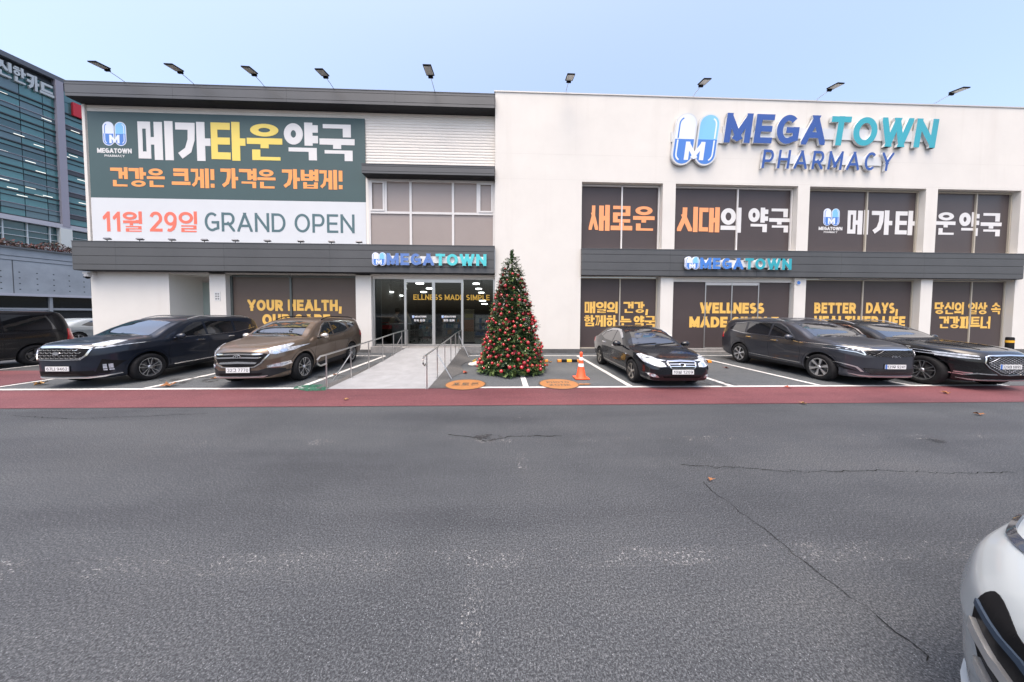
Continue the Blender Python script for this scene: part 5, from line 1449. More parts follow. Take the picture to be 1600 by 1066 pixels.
# -- black van, seen from its side at the left edge
def build_van():
    L, H = 5.13, 1.93
    top = [(0, .78), (.1, .90), (.5, 1.06), (.85, 1.14), (1.5, 1.60), (1.95, 1.82), (2.4, 1.90), (3.2, 1.93), (4.6, 1.90), (4.85, 1.84), (5.0, 1.5), (5.1, 1.1), (5.13, .9)]
    c = Car(L, 1.92, top, [(0, .7), (.6, .98), (1.5, 1.08), (3, 1.12), (4.9, 1.14), (5.13, .88)], [(0, .36), (.1, .27), (.5, .23), (4.6, .24), (5.13, .42)],
            [(0, .76), (.1, .86), (.35, .95), (.9, 1), (4.6, .99), (4.95, .94), (5.13, .84)], (1.6, -1.6), .345, car_paint('black_van_paint', (.007, .007, .009), .0, .22), tumble=.2)
    c.start('parked_van', -16.95, 8.6, -90, 'black passenger van seen side on at the left edge of the photo', 'van')
    c.body(c.root)
    c.glazing([(-.72, 1.2), (.72, 1.2), (.64, 1.72), (-.64, 1.72)], [[(1.45, 1.2), (2.3, 1.2), (2.3, 1.72), (2.0, 1.70)], [(2.38, 1.2), (3.5, 1.2), (3.5, 1.74), (2.38, 1.74)], [(3.58, 1.2), (4.65, 1.22), (4.5, 1.70), (3.58, 1.74)]])
    c.patch('tail_light', [[(4.88, .82), (5.08, .82), (5.08, 1.22), (4.93, 1.22)]], 'side', red_lens, .012)
    c.seams([[(2.34, 1.2), (2.34, .4)], [(3.54, 1.2), (3.54, .4)], [(2.34, 1.13), (4.9, 1.13)]])
    c.handles([(2.2, 1.02), (2.55, 1.02)], c.paint)
    c.mirror(1.5, 1.2, c.paint)
    for wx in c.wheels:
        for sy in (1, -1): c.wheel(wx, sy, (5, dark_alloy, 'wide', dark_alloy))
build_van()
# -- white saloon whose front corner enters the picture bottom right, and one far behind the van
def white_car(name, x, y, rz, label, near):
    L = 4.65
    top = [(0, .72), (.06, .79), (.35, .89), (.85, .97), (1.15, 1.01), (1.5, 1.14), (2.0, 1.36), (2.3, 1.43), (2.7, 1.45), (3.1, 1.43), (3.6, 1.30), (4.1, 1.09), (4.45, 1.03), (4.6, .95), (4.65, .80)]
    c = Car(L, 1.83, top, [(0, .64), (.4, .81), (1.0, .90), (1.9, .92), (3.0, .955), (4.1, 1.0), (4.65, .76)], [(0, .15), (.07, .12), (.35, .17), (4.1, .19), (4.5, .28), (4.65, .40)],
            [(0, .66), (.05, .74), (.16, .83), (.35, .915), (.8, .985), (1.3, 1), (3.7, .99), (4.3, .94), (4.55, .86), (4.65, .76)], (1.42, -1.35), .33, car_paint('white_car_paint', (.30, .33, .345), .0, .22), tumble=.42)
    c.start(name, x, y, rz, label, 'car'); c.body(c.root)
    c.glazing([(-.66, .99), (.66, .99), (.52, 1.34), (-.52, 1.34)], [[(1.6, .95), (2.4, .97), (2.4, 1.33), (2.1, 1.32)], [(2.46, .97), (3.2, 1.0), (3.5, 1.07), (3.0, 1.30), (2.46, 1.34)]])
    c.patch('headlight', [[(.18, .835), (.34, .848), (.62, .866), (.60, .875), (.34, .861), (.18, .852)]], 'side', dark_lens, .010, edge=.03)
    c.patch('tail_light', [[(4.2, .82), (4.6, .82), (4.6, .97), (4.3, .98)]], 'side', red_lens, .01)
    c.patch('tail_light', [[(.45, .80), (.78, .80), (.74, .95), (.45, .93)]], 'back', red_lens, .01)
    if near:
        iq = [(0.260, 0.173), (0.500, 0.165), (0.600, 0.363), (0.655, 0.573), (0.640, 0.700), (0.600, 0.737), (0.500, 0.632), (0.320, 0.423)]
        for _ in range(2): iq = [p for a_, b_ in zip(iq, iq[1:] + iq[:1]) for p in ((a_[0] * .75 + b_[0] * .25, a_[1] * .75 + b_[1] * .25), (a_[0] * .25 + b_[0] * .75, a_[1] * .25 + b_[1] * .75))]
        c.patch('corner_intake', [iq], 'front', black_m, .004, edge=.025)
        c.patch('intake_blade', [[(0.360, 0.332), (0.440, 0.332), (0.635, 0.543), (0.635, 0.587), (0.440, 0.385)], [(0.400, 0.258), (0.500, 0.265), (0.610, 0.408), (0.610, 0.445), (0.490, 0.310)]], 'front', alloy, .022, edge=.025)
        c.patch('intake_blade', [[(0.420, 0.483), (0.500, 0.573), (0.640, 0.663), (0.640, 0.640), (0.510, 0.550), (0.430, 0.468)]], 'front', mat('blue_grey_trim', (.03, .045, .07), .4, spec=.3), .014, edge=.025)
        c.patch('lower_intake', [mir([(0, .24), (.40, .25), (.42, .42), (0, .46)])], 'front', black_m, .004, mirror=False)
        c.patch('front_lip', [mir([(0, .175), (.70, .185), (.82, .235), (.82, .255), (.68, .21), (0, .20)])], 'front', c.paint, .02, mirror=False)
        c.plate('', .52)
    for wx in c.wheels:
        for sy in (1, -1): c.wheel(wx, sy, (5, alloy, 'wide', dark_alloy))
NCX, NCY, NCH = 2.00, .45, 180.0
hh = Vector((math.cos(R(NCH)), math.sin(R(NCH))))
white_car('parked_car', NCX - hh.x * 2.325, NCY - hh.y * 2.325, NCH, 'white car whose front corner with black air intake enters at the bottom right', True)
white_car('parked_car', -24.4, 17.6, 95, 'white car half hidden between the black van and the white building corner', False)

# ------------------------------------------------------------------ ramp, handrails, small things on the ground
ramp_z = [(6.92, .006), (8, .03), (9.05, .07), (10.1, .125), (11.1, .195), (12.1, .275), (12.6, .285)]
b = MB(); N = 24
ys = [6.92 + (12.59 - 6.92) * k / N for k in range(N + 1)]
for y0, y1 in zip(ys, ys[1:]):
    z0, z1 = interp(ramp_z, y0), interp(ramp_z, y1)
    b.face([(-4.26, y0, z0), (-1.82, y0, z0), (-1.82, y1, z1), (-4.26, y1, z1)], mat('ramp_concrete', (.245, .252, .262), .85, var=.13, scale=2.6, bump=.3, bscale=35))
    for x, sg in ((-4.26, 1), (-1.82, -1)):
        q = [(x, y0, 0), (x, y0, z0), (x, y1, z1), (x, y1, 0)]; b.face(q if sg > 0 else q[::-1], concrete)
tag(b.build('concrete_ramp'), 'pale concrete access ramp rising to the glass entrance between two handrails', 'ramp')
sh_m = asphalt('shoulder_asphalt', (.03, .03, .031), (.075, .075, .076), (.15, .15, .15), 120)
b = MB()
for y0, y1 in zip(ys, ys[1:]):
    z0, z1 = interp(ramp_z, y0), interp(ramp_z, y1)
    b.face([(-1.815, y0, z0 + .002), (-1.34 + .1 * math.sin(y0 * 3), y0, .0165), (-1.34 + .1 * math.sin(y1 * 3), y1, .0165), (-1.815, y1, z1 + .002)], sh_m)
    b.face([(-4.265, y0, z0 + .002), (-4.265, y1, z1 + .002), (-4.52 + .04 * math.sin(y1 * 5), y1, .0165), (-4.52 + .04 * math.sin(y0 * 5), y0, .0165)], sh_m)
struct(b.build('ramp_shoulder'))
def handrail(x, sgn, label):
    t = empty('handrail', (x, 9.5, 0), label, 'handrail', 'handrails of the ramp')
    hz_ = [(6.9, .845), (8, .89), (9.05, .935), (10.1, .985), (11.1, 1.04), (12.0, 1.07), (12.75, 1.07)]
    pts = [(x, 6.9, .63), (x, 6.68, .62), (x, 6.58, .68), (x, 6.58, .78), (x, 6.68, .84)] + [(x, y, z) for y, z in hz_]
    MB().tube(pts, .021, steel, 10).build('rail', t, smooth=True)
    for y, z in hz_[:6] + [hz_[6]]:
        MB().tube([(x, y, interp(ramp_z, y) - .0), (x, y, z)], .0155, steel, 8).tube([(x, y, interp(ramp_z, y)), (x, y, interp(ramp_z, y) + .012)], .04, steel, 12).build('post', t, smooth=True)
    for y in (8.0, 12.0):
        z = interp(hz_, y) - .18
        MB().tube([(x, y, z), (x + sgn * .42, y - .1, .01)], .013, steel, 8).build('brace', t, smooth=True)
    return t
handrail(-4.24, -1, 'stainless handrail on the left side of the ramp, nearest the brown SUV')
handrail(-1.84, 1, 'stainless handrail on the right side of the ramp, nearest the Christmas tree')
rnd = random.Random(3)
gp = [(458, 608), (462, 605), (475, 602.5), (500, 601.6), (512, 603), (513, 606), (508, 611), (480, 612)]
sheet('green_paint', [[(G(u, v).x, G(u, v).y) for u, v in gp]], .0135, worn_paint('green_paint', (.010, .085, .050), .40, .12, 7))
def floor_mat(x, y, words, label):
    t = empty('floor_sticker', (x, y, .013), label, 'floor sticker')
    b = MB(); n = 40
    om = mat('orange_sticker', (.31, .135, .042), .6, var=.12, scale=5); dk = mat('sticker_ink', (.07, .055, .04), .6)
    b.face([(x + .50 * math.cos(2 * math.pi * k / n), y + .50 * math.sin(2 * math.pi * k / n), .0175) for k in range(n)], om)
    for k in range(n):
        a0, a1 = 2 * math.pi * k / n, 2 * math.pi * (k + 1) / n
        b.face([(x + r_ * math.cos(a), y + r_ * math.sin(a), .0172) for r_, a in ((.5, a0), (.535, a0), (.535, a1), (.5, a1))], dk)
    b.build('disc', t)
    m = MB()
    for s, a0, a1, b0, b1 in words:
        emit(m, text_polys(s, x + a0, x + a1, y + b0, y + b1, .2, .14), lambda a, b_, d: (a, b_, .0180 + d), .0004, dk)
    m.build('lettering', t)
floor_mat(-.95, 7.28, [('포토존', -.34, .34, -.13, .15)], 'round orange floor sticker with three dark syllables at the foot of the ramp')
floor_mat(1.49, 7.30, [('PHOTO', -.30, .30, .06, .24), ('ZONE', -.28, .28, -.22, -.04)], 'round orange floor sticker with two lines of letters, between tree and cone')
c0 = G(912, 601); b = MB()
for k in range(2): b.face([(c0.x - .17 + k * .14, c0.y - .06, .0175 + k * .0005), (c0.x - .02 + k * .14, c0.y - .06, .0175 + k * .0005), (c0.x + .06 + k * .14, c0.y + .02, .0175 + k * .0005), (c0.x - .09 + k * .14, c0.y + .05, .0175 + k * .0005)], mat('orange_sticker', (.31, .135, .042)))
tag(b.build('arrow_sticker'), 'small orange arrow sticker on the ground right of the second round sticker', 'floor sticker')
# traffic cone
cx_, cy_ = 2.25, 7.92
t = empty('traffic_cone', (cx_, cy_, 0), 'orange traffic cone with white bands standing by the parking line', 'cone')
org = mat('cone_orange', (.80, .10, .03), .45, var=.08, scale=5)
b = MB(); b.box(cx_ - .20, cx_ + .20, cy_ - .20, cy_ + .20, .016, .045, org); b.build('base', t, bevel=.01)
fn = lambda p: Vector((cx_ + p.x, cy_ + p.y, p.z))
b = MB(); b.lathe([(.15, .045), (.135, .06), (.058, .50), (.052, .56), (.035, .68), (.042, .70), (.042, .75), (.02, .77), (.0, .772)], org, 28, fn); b.build('body', t, smooth=True, ang=50)
b = MB(); wb = mat('reflective_white', (.75, .75, .74), .35)
b.lathe([(.0865, .355), (.072, .445)], wb, 28, fn); b.lathe([(.0575, .535), (.0465, .625)], wb, 28, fn); b.build('band', t, smooth=True)
# wheel stops
def wheel_stop(x, y, label, rz=0):
    t = empty('wheel_stop', (x, y, 0), label, 'wheel stop', 'rubber wheel stops', R(rz))
    b = MB(); prof = [(-.075, .016), (-.06, .09), (-.045, .105), (.045, .105), (.06, .09), (.075, .016)]
    segs = [(-.45, -.30, orange_lens), (-.30, -.09, black_m), (-.09, .09, mat('stop_yellow', (.75, .40, .03), .5)), (.09, .30, black_m), (.30, .45, orange_lens)]
    for x0, x1, m_ in segs:
        q0, q1 = (x0, x1)
        for (a0, h0), (a1, h1) in zip(prof, prof[1:]): b.face([(q0, a0, h0), (q1, a0, h0), (q1, a1, h1), (q0, a1, h1)], m_)
    b.face([(-.45, a, h) for a, h in prof][::-1], black_m); b.face([(.45, a, h) for a, h in prof], black_m)
    b.build('block', t, world=False)
    q = MB()
    for s_ in (-.38, .38): q.obox((s_, -.066, .06), .07, .012, .035, Matrix.Rotation(R(10), 3, 'X'), mat('reflector', (.8, .45, .05), .2))
    q.build('reflector', t, world=False)
p = G(889, 566); wheel_stop(p.x, p.y, 'black and yellow wheel stop behind the traffic cone')
p = G(848, 566); wheel_stop(p.x - .25, p.y, 'black and yellow wheel stop mostly hidden behind the right foot of the tree')
p = G(1092, 567); wheel_stop(p.x, p.y, 'black and yellow wheel stop peeping out behind the black saloon')
p = F(1576, 560, 11.6); t = empty('bollard', (p.x, 11.6, 0), 'short black bollard with a yellow band at the right edge, behind the black SUV', 'bollard')
fn2 = lambda q: Vector((p.x + q.x, 11.6 + q.y, q.z))
MB().lathe([(.11, .016), (.11, .86), (.09, .90), (0, .905)], black_m, 18, fn2).build('post', t, smooth=True); MB().lathe([(.113, .66), (.113, .76)], mat('stop_yellow', (.75, .40, .03)), 18, fn2).build('band', t)
# paper sack by the tree
p = G(741, 572); b = MB(); sk = mat('sack_white', (.62, .60, .54), .8, var=.15, scale=8)
fnp = lambda q: Vector((p.x + q.x * 1.5, p.y + q.y * .8, q.z * (1 + .2 * math.sin(q.x * 30))))
b.lathe([(.0, .016), (.12, .016), (.14, .06), (.10, .12), (.04, .15), (.0, .155)], sk, 10, fnp); b.lathe([(.05, .15), (.02, .19), (.06, .22)], mat('sack_tie', (.65, .45, .08), .6), 8, fnp)
tag(b.build('paper_sack', smooth=True, ang=30), 'small crumpled white and yellow sack on the ground at the left foot of the tree', 'sack')
# fallen leaves
leaf_ms = [mat('leaf_brown', (.26, .11, .04), .8), mat('leaf_tan', (.36, .21, .08), .8), mat('leaf_red', (.25, .05, .025), .8)]
leaf_lb = {'265,603': 'big orange-brown leaf by the white line between the blue-grey and the brown SUV', '64,600': 'tan leaf in front of the blue-grey SUV', '335,592': 'small brown leaf by the front of the brown SUV',
           '727,583': 'dark red leaf on the asphalt above the left round sticker', '742,583': '', '1135,572': 'reddish leaf behind the dark grey SUV rear wheel', '1232,606': 'brown leaf on the white front line left of the dark grey SUV'}
def leaf(u, v, s, k, label):
    p = G(u, v); r_ = random.Random(u * 7 + v); t0 = r_.uniform(0, 6.28); b = MB()
    pts = []
    for i in range(11):
        a = t0 + i * 2 * math.pi / 11; rr = s * (1.0 if i % 2 else .5) * r_.uniform(.75, 1.1)
        pts.append(Vector((p.x + rr * math.cos(a), p.y + rr * math.sin(a), .022 + r_.uniform(0, .55) * s)))
    c = Vector((p.x, p.y, .024))
    for i in range(11): b.face([c, pts[i], pts[(i + 1) % 11]], leaf_ms[k])
    d = Vector((math.cos(t0), math.sin(t0), .2)); b.tube([c, c + d * s * 1.4], .003, leaf_ms[k], 4)
    tag(b.build('fallen_leaf'), label, 'leaf', 'fallen leaves on the ground')
for u, v, s, k, lb in ((265, 604, .17, 0, 'big orange-brown fallen leaf between the blue-grey and the brown SUV, by the white line'), (64, 602, .14, 1, 'tan fallen leaf in front of the blue-grey SUV, near the left edge'), (336, 593, .09, 0, 'small brown fallen leaf under the front corner of the brown SUV'),
                       (727, 584, .11, 2, 'dark red fallen leaf on the asphalt between ramp and tree'), (1135, 576, .10, 2, 'reddish fallen leaf left of the dark grey SUV, inside the stall'), (1232, 607, .09, 2, 'brown fallen leaf on the front line left of the dark grey SUV nose'),
                       (1478, 616, .09, 0, 'brown fallen leaf on the red lane in front of the black SUV'), (1255, 632, .07, 1, 'tiny pale fallen leaf at the red lane edge below the dark grey SUV'), (1530, 649, .08, 0, 'brown fallen leaf on the open asphalt below the black SUV'),
                       (524, 587, .08, 0, 'brown fallen leaf between the brown SUV and the handrail'), (860, 567, .08, 1, 'tan fallen leaf just right of the tree foot'), (541, 626, .06, 1, 'tiny yellow fallen leaf on the red lane below the ramp'), (1110, 752, .035, 0, 'tiny orange fallen leaf alone on the open asphalt')):
    leaf(u, v, s, k, lb)

# ------------------------------------------------------------------ Christmas tree
tx, ty, TH, TR = .30, 9.05, 3.72, 1.05
tree = empty('christmas_tree', (tx, ty, 0), 'tall decorated Christmas tree covered with red baubles in front of the white wall', 'christmas tree')
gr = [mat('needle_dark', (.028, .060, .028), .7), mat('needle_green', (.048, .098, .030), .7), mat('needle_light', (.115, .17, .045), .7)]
rnd = random.Random(11)
MB().tube([(tx, ty, .0), (tx, ty, 3.5)], .06, mat('bark', (.07, .045, .03), .9), 8, r1=.015).build('trunk', tree)
def tree_r(z): return TR * max(0, 1 - z / TH) ** .74 * (1 + .05 * math.sin(z * 9))
b = MB()
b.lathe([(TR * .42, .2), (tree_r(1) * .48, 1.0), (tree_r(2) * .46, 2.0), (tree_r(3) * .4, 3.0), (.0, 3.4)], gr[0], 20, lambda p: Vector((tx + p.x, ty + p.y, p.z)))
def sprig(b, p, d, ln, mi):
    d = d.normalized(); e1 = d.cross(Vector((0, 0, 1))); e1 = e1.normalized() if e1.length > .01 else Vector((1, 0, 0)); e2 = d.cross(e1)
    w = .009
    b.face([p - e1 * w, p + e1 * w, p + d * ln + e1 * .004, p + d * ln - e1 * .004], mi)
    n = 5
    for k in range(n):
        q = p + d * ln * (k + .6) / n
        for sg in (-1, 1):
            a = (d * .6 + e1 * sg * rnd.uniform(.5, .9) + e2 * rnd.uniform(-.6, .6)).normalized() * ln * rnd.uniform(.34, .5)
            s_ = a.cross(e2).normalized() * .015
            b.face([q - s_, q + s_, q + a], mi)
k = 0
while k < 7200:
    z = TH * (1 - math.sqrt(rnd.random())) * 1.0 + rnd.uniform(-.05, .05)
    z = max(.10, min(3.60, z)); a = rnd.uniform(0, 2 * math.pi); depth = rnd.random() ** .55
    rr = tree_r(z) * (.42 + .51 * depth) * (1 + .07 * math.sin(a * 7 + z * 5) + .05 * math.sin(a * 13 - z * 11))
    p = Vector((tx + rr * math.cos(a), ty + rr * math.sin(a), z))
    d = Vector((math.cos(a), math.sin(a), rnd.uniform(-.45, .35))) + Vector((rnd.gauss(0, .45), rnd.gauss(0, .45), rnd.gauss(0, .3)))
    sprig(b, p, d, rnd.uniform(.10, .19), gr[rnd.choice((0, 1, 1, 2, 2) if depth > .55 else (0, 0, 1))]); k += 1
for k in range(26):
    a = rnd.uniform(0, 6.28); sprig(b, Vector((tx, ty, 3.45 + .012 * k)), Vector((math.cos(a) * .5, math.sin(a) * .5, 1.1)), .14, gr[1])
b.build('foliage', tree)
bm_ = [mat('bauble_red_gloss', (.42, .012, .022), .12, coat=.8), mat('bauble_red_satin', (.30, .012, .022), .35, coat=.2)]
cap_m = mat('bauble_cap', (.6, .5, .3), .3, metal=1)
def bauble_mesh(r_, m_):
    q = MB(); q.lathe([(.001, -r_)] + [(r_ * math.cos(R(a)), r_ * math.sin(R(a))) for a in range(-75, 76, 15)] + [(.001, r_)], m_, 18)
    q.lathe([(r_ * .2, r_ * .95), (r_ * .2, r_ * 1.15), (0.001, r_ * 1.16)], cap_m, 8)
    o = q.build('bauble', None, smooth=True, ang=60); me = o.data; bpy.data.objects.remove(o); return me
bms = [bauble_mesh(r_, m_) for r_ in (.037, .044, .055) for m_ in bm_]
pos = []
tries = 0
while len(pos) < 300 and tries < 40000:
    tries += 1
    z = .2 + (TH - .55) * (1 - math.sqrt(rnd.random())) ; a = rnd.uniform(0, 6.28); rr = tree_r(z) * rnd.uniform(1.0, 1.10)
    p = Vector((tx + rr * math.cos(a), ty + rr * math.sin(a), z))
    if all((p - q).length > .135 for q in pos): pos.append(p)
pos.sort(key=lambda p: p.y)
for p in pos[:100]:
    o = link_mesh('bauble', rnd.choice(bms), tree); o.location = p - tree.location
rest = bmesh.new()
for p in pos[100:]:
    me = rnd.choice(bms); t2 = me.copy(); t2.transform(Matrix.Translation(p - tree.location)); rest.from_mesh(t2); bpy.data.meshes.remove(t2)
me = bpy.data.meshes.new('baubles_behind'); rest.to_mesh(me); rest.free(); me.materials.append(bm_[0]); me.materials.append(cap_m)
o = link_mesh('baubles', me, tree); o['kind'] = 'stuff'
b = MB(); pm = mat('poinsettia_crimson', (.22, .012, .030), .7)
for k in range(26):
    z = rnd.uniform(.3, 2.7); a = rnd.uniform(math.pi * .95, math.pi * 2.05); rr = tree_r(z) * 1.0
    c = Vector((tx + rr * math.cos(a), ty + rr * math.sin(a), z))
    for i in range(9):
        d = Vector((rnd.gauss(0, 1), rnd.gauss(0, 1) - .5, rnd.gauss(0, 1))).normalized() * rnd.uniform(.05, .10); s_ = d.cross(Vector((.3, 1, .2))).normalized() * .022
        b.face([c, c + d * .5 + s_, c + d, c + d * .5 - s_], pm)
o = b.build('crimson_petals', tree); o['kind'] = 'stuff'
b = MB(); fl_m = mat('fairy_light', (.8, .75, .6), .3, emit=(1, .85, .6), estr=.5)
for k in range(170):
    z = rnd.uniform(.2, 3.3); a = rnd.uniform(0, 6.28); rr = tree_r(z) * rnd.uniform(.95, 1.04)
    c = Vector((tx + rr * math.cos(a), ty + rr * math.sin(a), z)); b.obox(c, .014, .014, .022, Matrix.Identity(3), fl_m)
o = b.build('fairy_lights', tree); o['kind'] = 'stuff'

# ------------------------------------------------------------------ office tower and concrete podium at the left
TA = R(11.8); td = Vector((math.sin(TA), math.cos(TA), 0)); tn = Vector((math.cos(TA), -math.sin(TA), 0))
def plane_at(u, Y):
    q = ray(u, 490); return Vector((q.x * Y / q.y, Y, 0))
def hit(u, v, O):
    q = ray(u, v); t = (O - Vector((0, 0, _H))).dot(tn) / q.dot(tn); p = Vector((0, 0, _H)) + q * t
    return (p - O).dot(td), p.z
O1 = plane_at(70, 46); O2 = plane_at(70, 34)
def fnO(O): return lambda s, z, d: tuple(O + td * s + tn * d + Vector((0, 0, z)))
def bar(b, O, s0, s1, z0, z1, d0, d1, mt):
    f_ = fnO(O); a = [f_(s0, z0, d0), f_(s1, z0, d0), f_(s1, z0, d1), f_(s0, z0, d1), f_(s0, z1, d0), f_(s1, z1, d0), f_(s1, z1, d1), f_(s0, z1, d1)]
    i = len(b.v); b.v += a
    for q in ((0, 1, 2, 3), (7, 6, 5, 4), (4, 5, 1, 0), (5, 6, 2, 1), (6, 7, 3, 2), (7, 4, 0, 3)): b.f.append(tuple(i + k for k in q)); b.mi.append(b.m(mt))
tower = empty('office_tower', tuple(O1), 'tall teal glass office tower with white lettering at the left edge', 'building')
tg = [mat('teal_glass', (.060, .185, .190), .12, spec=.7, coat=.5, var=.15, scale=.25), mat('dark_teal_glass', (.030, .090, .100), .10, spec=.7, coat=.5), mat('brown_spandrel', (.060, .055, .065), .35, coat=.3), mat('grey_teal_glass', (.085, .150, .170), .12, spec=.7, coat=.5)]
tfin = mat('tower_fin', (.27, .26, .31), .5); tdark = mat('tower_dark_line', (.022, .026, .032), .6)
sA, sB = -22.0, 45.0
zroof = hit(70, 112, O1)[1]; zlow = hit(70, 345, O1)[1]; zb2 = hit(70, 382, O1)[1]
nfl = 6; zt_ = hit(70, 128, O1)[1]; fh = (zt_ - zlow) / nfl
b = MB(); bar(b, O1, sA, sB, 0, zt_, -18, -.6, tdark); b.build('core', tower)
pw = 1.9; npn = int((sB - sA) / pw); rnd = random.Random(5)
b = MB()
for fl in range(nfl):
    z0 = zlow + fl * fh
    rows = [(0, .5, 0), (.5, 1, 0)] if fl == nfl - 1 else [(0, .30, 0), (.30, .50, 3), (.50, .80, 1), (.80, 1, 0)]
    for k in range(npn):
        s0 = sA + k * pw
        for (a, c, m_) in rows:
            mm = m_
            if m_ == 3 and (k + fl * 0) % 4 == 1: mm = 2
            if m_ == 1 and rnd.random() < .3: mm = 0
            if rnd.random() < .12 and mm == 0: mm = 3
            bar(b, O1, s0 + .03, s0 + pw - .03, z0 + fh * a + .04, z0 + fh * c - .03, -.5, -.05 + rnd.uniform(-.02, .0), tg[mm])
    # one open vent per floor
o = b.build('curtain_wall', tower)
b = MB()
for fl in range(nfl + 1):
    z0 = zlow + fl * fh
    bar(b, O1, sA, sB, z0 - .09, z0 + .09, -.4, .14, tdark)
    if fl < nfl:
        for fr_ in (.30, .50, .80): None if fl == nfl - 1 else bar(b, O1, sA, sB, z0 + fh * fr_ - .035, z0 + fh * fr_ + .035, -.4, .10, tfin if fr_ == .5 else tdark)
b.build('louvre_fin', tower)
b = MB(); sp = hit(95, 250, O1)[0]; bar(b, O1, sp - .35, sp + .35, zlow - .5, zt_ + .9, -.3, .55, tfin); b.build('pier', tower)
b = MB(); bar(b, O1, sA, sB, zt_, zt_ + (zroof - zt_) * .55, -18, -.3, tdark); bar(b, O1, sA, sB, zt_ + (zroof - zt_) * .55, zroof, -19, .45, mat('tower_eave', (.09, .10, .12), .5)); b.build('roof', tower)
b = MB(); bar(b, O1, sA, sB, zlow - .8, zlow - .12, -1, .5, mat('tower_ledge', (.40, .40, .44), .6)); b.build('ledge', tower)
b = MB(); sw = mat('pale_window_bar', (.50, .54, .55), .5)
for k in range(npn * 1): bar(b, O1, sA + k * pw, sA + k * pw + .10, zb2 - 3, zlow - .8, -.5, .0, sw)
for z in (zlow - 2.0, zlow - 2.9, zlow - 4.2): bar(b, O1, sA, sB, z, z + .08, -.5, -.02, sw)
bar(b, O1, sA, sB, zb2 - 4, zlow - .8, -.6, -.3, tg[1]); b.build('window', tower)
b = MB(); s5 = hit(100, 365, O1)[0]; bar(b, O1, s5 - .55, s5 + .55, zb2 - 4, zlow - .8, -.5, .6, mat('pale_column', (.55, .57, .55), .7)); b.build('column', tower)
b = MB(); lamp2 = mat('office_lamp', (.9, .9, .8), .5, emit=(1, .96, .85), estr=.35)
for u, v in ((3, 144), (73, 187), (118, 206), (30, 211), (61, 228), (115, 244), (4, 235), (48, 253), (6, 280), (20, 294), (48, 294), (64, 269), (35, 306), (62, 306), (75, 307), (102, 244), (128, 282), (130, 318), (10, 340), (55, 345), (125, 356)):
    s0, z0 = hit(u, v, O1); bar(b, O1, s0 - .42, s0 + .42, z0 - .045, z0 + .045, -.07, -.02, lamp2)
b.build('ceiling_light', tower)
sg_ = empty('tower_sign', tuple(O1 + Vector((0, 0, zt_ - 2))), 'white raised Korean letters on the upper left of the teal tower', 'sign')
def tower_text(ch, u0, u1, vt, vb):
    a0, a1 = hit(u0, (vt + vb) / 2, O1)[0], hit(u1, (vt + vb) / 2, O1)[0]; z0, z1 = hit((u0 + u1) / 2, vb, O1)[1], hit((u0 + u1) / 2, vt, O1)[1]
    m = MB(); emit(m, text_polys(ch, a0, a1, z0, z1, .2), fnO(O1), .45, mat('tower_letter_grey', (.42, .46, .48), .5), mat('tower_letter_grey', (.42, .46, .48), .5)); m.build('letter', sg_)
tower_text('신', -9, 15, 96, 119); tower_text('한', 18, 37, 107, 130); tower_text('카', 40, 58, 119, 141); tower_text('드', 60, 81, 132, 152)
s0, z0 = hit(111, 170, O1); s1, z1 = hit(128, 170, O1)
b = MB(); bar(b, O1, s0, s1 + 3, z0 - 1.1, z0 + 1.0, .0, .5, mat('red_sign', (.45, .015, .03), .5)); bar(b, O1, s0 + 1.4, s1 + 2, z0 - .1, z0 + .15, .5, .52, tdark); bar(b, O1, s0 + 1.4, s1 + 2, z0 + .45, z0 + .6, .5, .52, tdark)
tag(b.build('red_sign'), 'red box sign on the teal tower, cut by the pharmacy wall corner', 'sign')
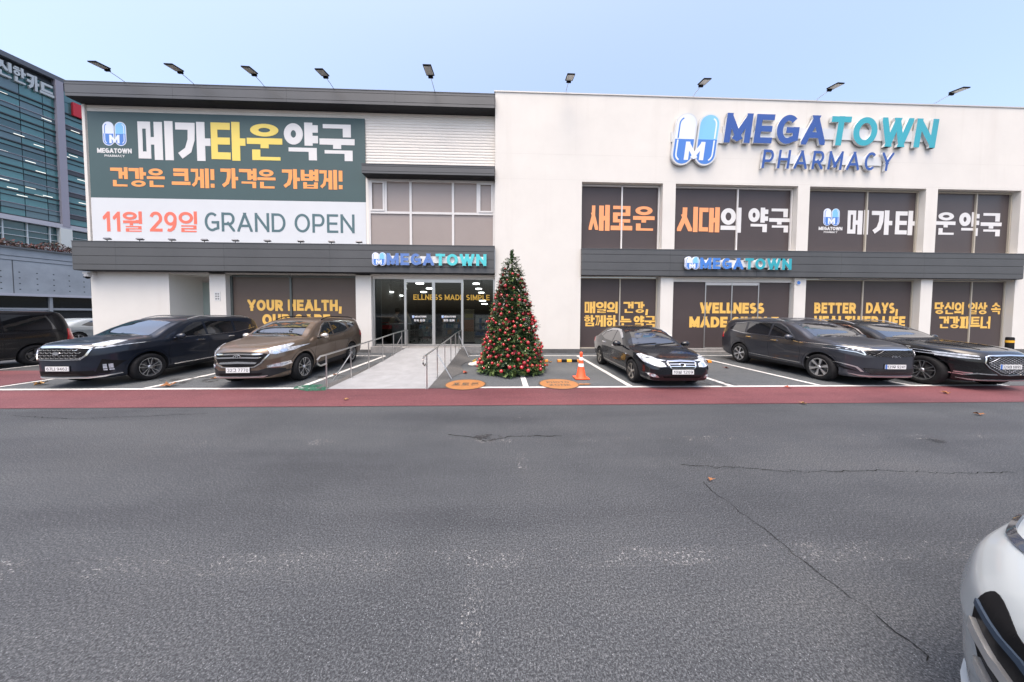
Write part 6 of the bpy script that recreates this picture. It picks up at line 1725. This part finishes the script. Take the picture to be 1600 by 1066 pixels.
# podium
pod = empty('concrete_podium', tuple(O2), 'grey board-marked concrete podium wall over dark glazing, left of the pharmacy', 'building')
zc0, zc1 = hit(70, 460, O2)[1], hit(70, 393, O2)[1]
fc = mat('board_concrete', (.30, .325, .35), .8, var=.16, scale=.5, bump=.2, bscale=8)
b = MB(); bar(b, O2, -16, 30, zc0, zc1, -10, 0, fc); bar(b, O2, -16, 30, zc1 - .9, zc1 - .86, 0, .03, tdark); bar(b, O2, -16, 30, zc1 - 1.35, zc1 - 1.31, 0, .03, tdark); bar(b, O2, -16, 30, zc1 - .05, zc1 + .12, -.4, .2, mat('coping_dark', (.10, .11, .12), .7))
b.build('wall', pod)
b = MB()
for k in range(40):
    for r_ in range(4):
        s0 = -14 + k * 1.05; z0 = zc0 + .45 + r_ * .62
        if z0 < zc1 - 1.5: bar(b, O2, s0 - .05, s0 + .05, z0 - .05, z0 + .05, -.02, .006, tdark)
for k in range(8): bar(b, O2, -12 + k * 5.1, -11.94 + k * 5.1, zc0, zc1 - 1.35, -.02, .008, mat('joint_dark', (.08, .085, .09), .8))
b.build('tie_hole', pod)
dg_ = mat('dark_shop_glass', (.010, .013, .014), .08, spec=.6, coat=.4)
b = MB(); bar(b, O2, -16, 30, 0, zc0 - .25, -.6, -.4, dg_); b.build('window', pod)
b = MB(); bar(b, O2, -16, 30, zc0 - .28, zc0 - .001, -.5, .12, mat('tower_ledge', (.40, .40, .44)))
for k in range(12): bar(b, O2, -14 + k * 3.6, -13.8 + k * 3.6, 0, zc0 - .28, -.45, -.1, mat('mullion_grey', (.28, .29, .30), .6))
bar(b, O2, -16, 30, 1.9, 2.15, -.44, -.2, mat('mullion_grey', (.28, .29, .30))); b.build('frame', pod)
b = MB(); rl = [mat('shrub_red', (.11, .025, .022), .8), mat('shrub_brown', (.085, .045, .035), .8), mat('shrub_dark', (.030, .035, .028), .8)]
rnd = random.Random(8); f2 = fnO(O2)
for k in range(8000):
    s0 = rnd.uniform(-14, 22); hh_ = .55 + .45 * math.sin(s0 * 1.3) * math.sin(s0 * .7 + 1) + .25
    z0 = zc1 + rnd.uniform(0, max(.35, hh_)) ; d0 = rnd.uniform(-1.6, .15)
    c = Vector(f2(s0, z0, d0)); a = Vector((rnd.gauss(0, 1), rnd.gauss(0, 1), rnd.gauss(0, .8))).normalized() * .15; e = a.cross(Vector((rnd.random(), rnd.random(), 1))).normalized() * .07
    b.face([c - a, c + e, c + a, c - e], rnd.choice(rl))
o = b.build('shrub_bed'); o['kind'] = 'stuff'; o['label'] = 'bed of red-brown shrubs along the top of the concrete podium'; o['category'] = 'shrubs'
b = MB(); bar(b, O2, -16, 30, zc1 - .5, zc1 + .95, -3.2, -2.9, mat('parapet_concrete', (.30, .31, .32), .8))
b.build('parapet', pod)
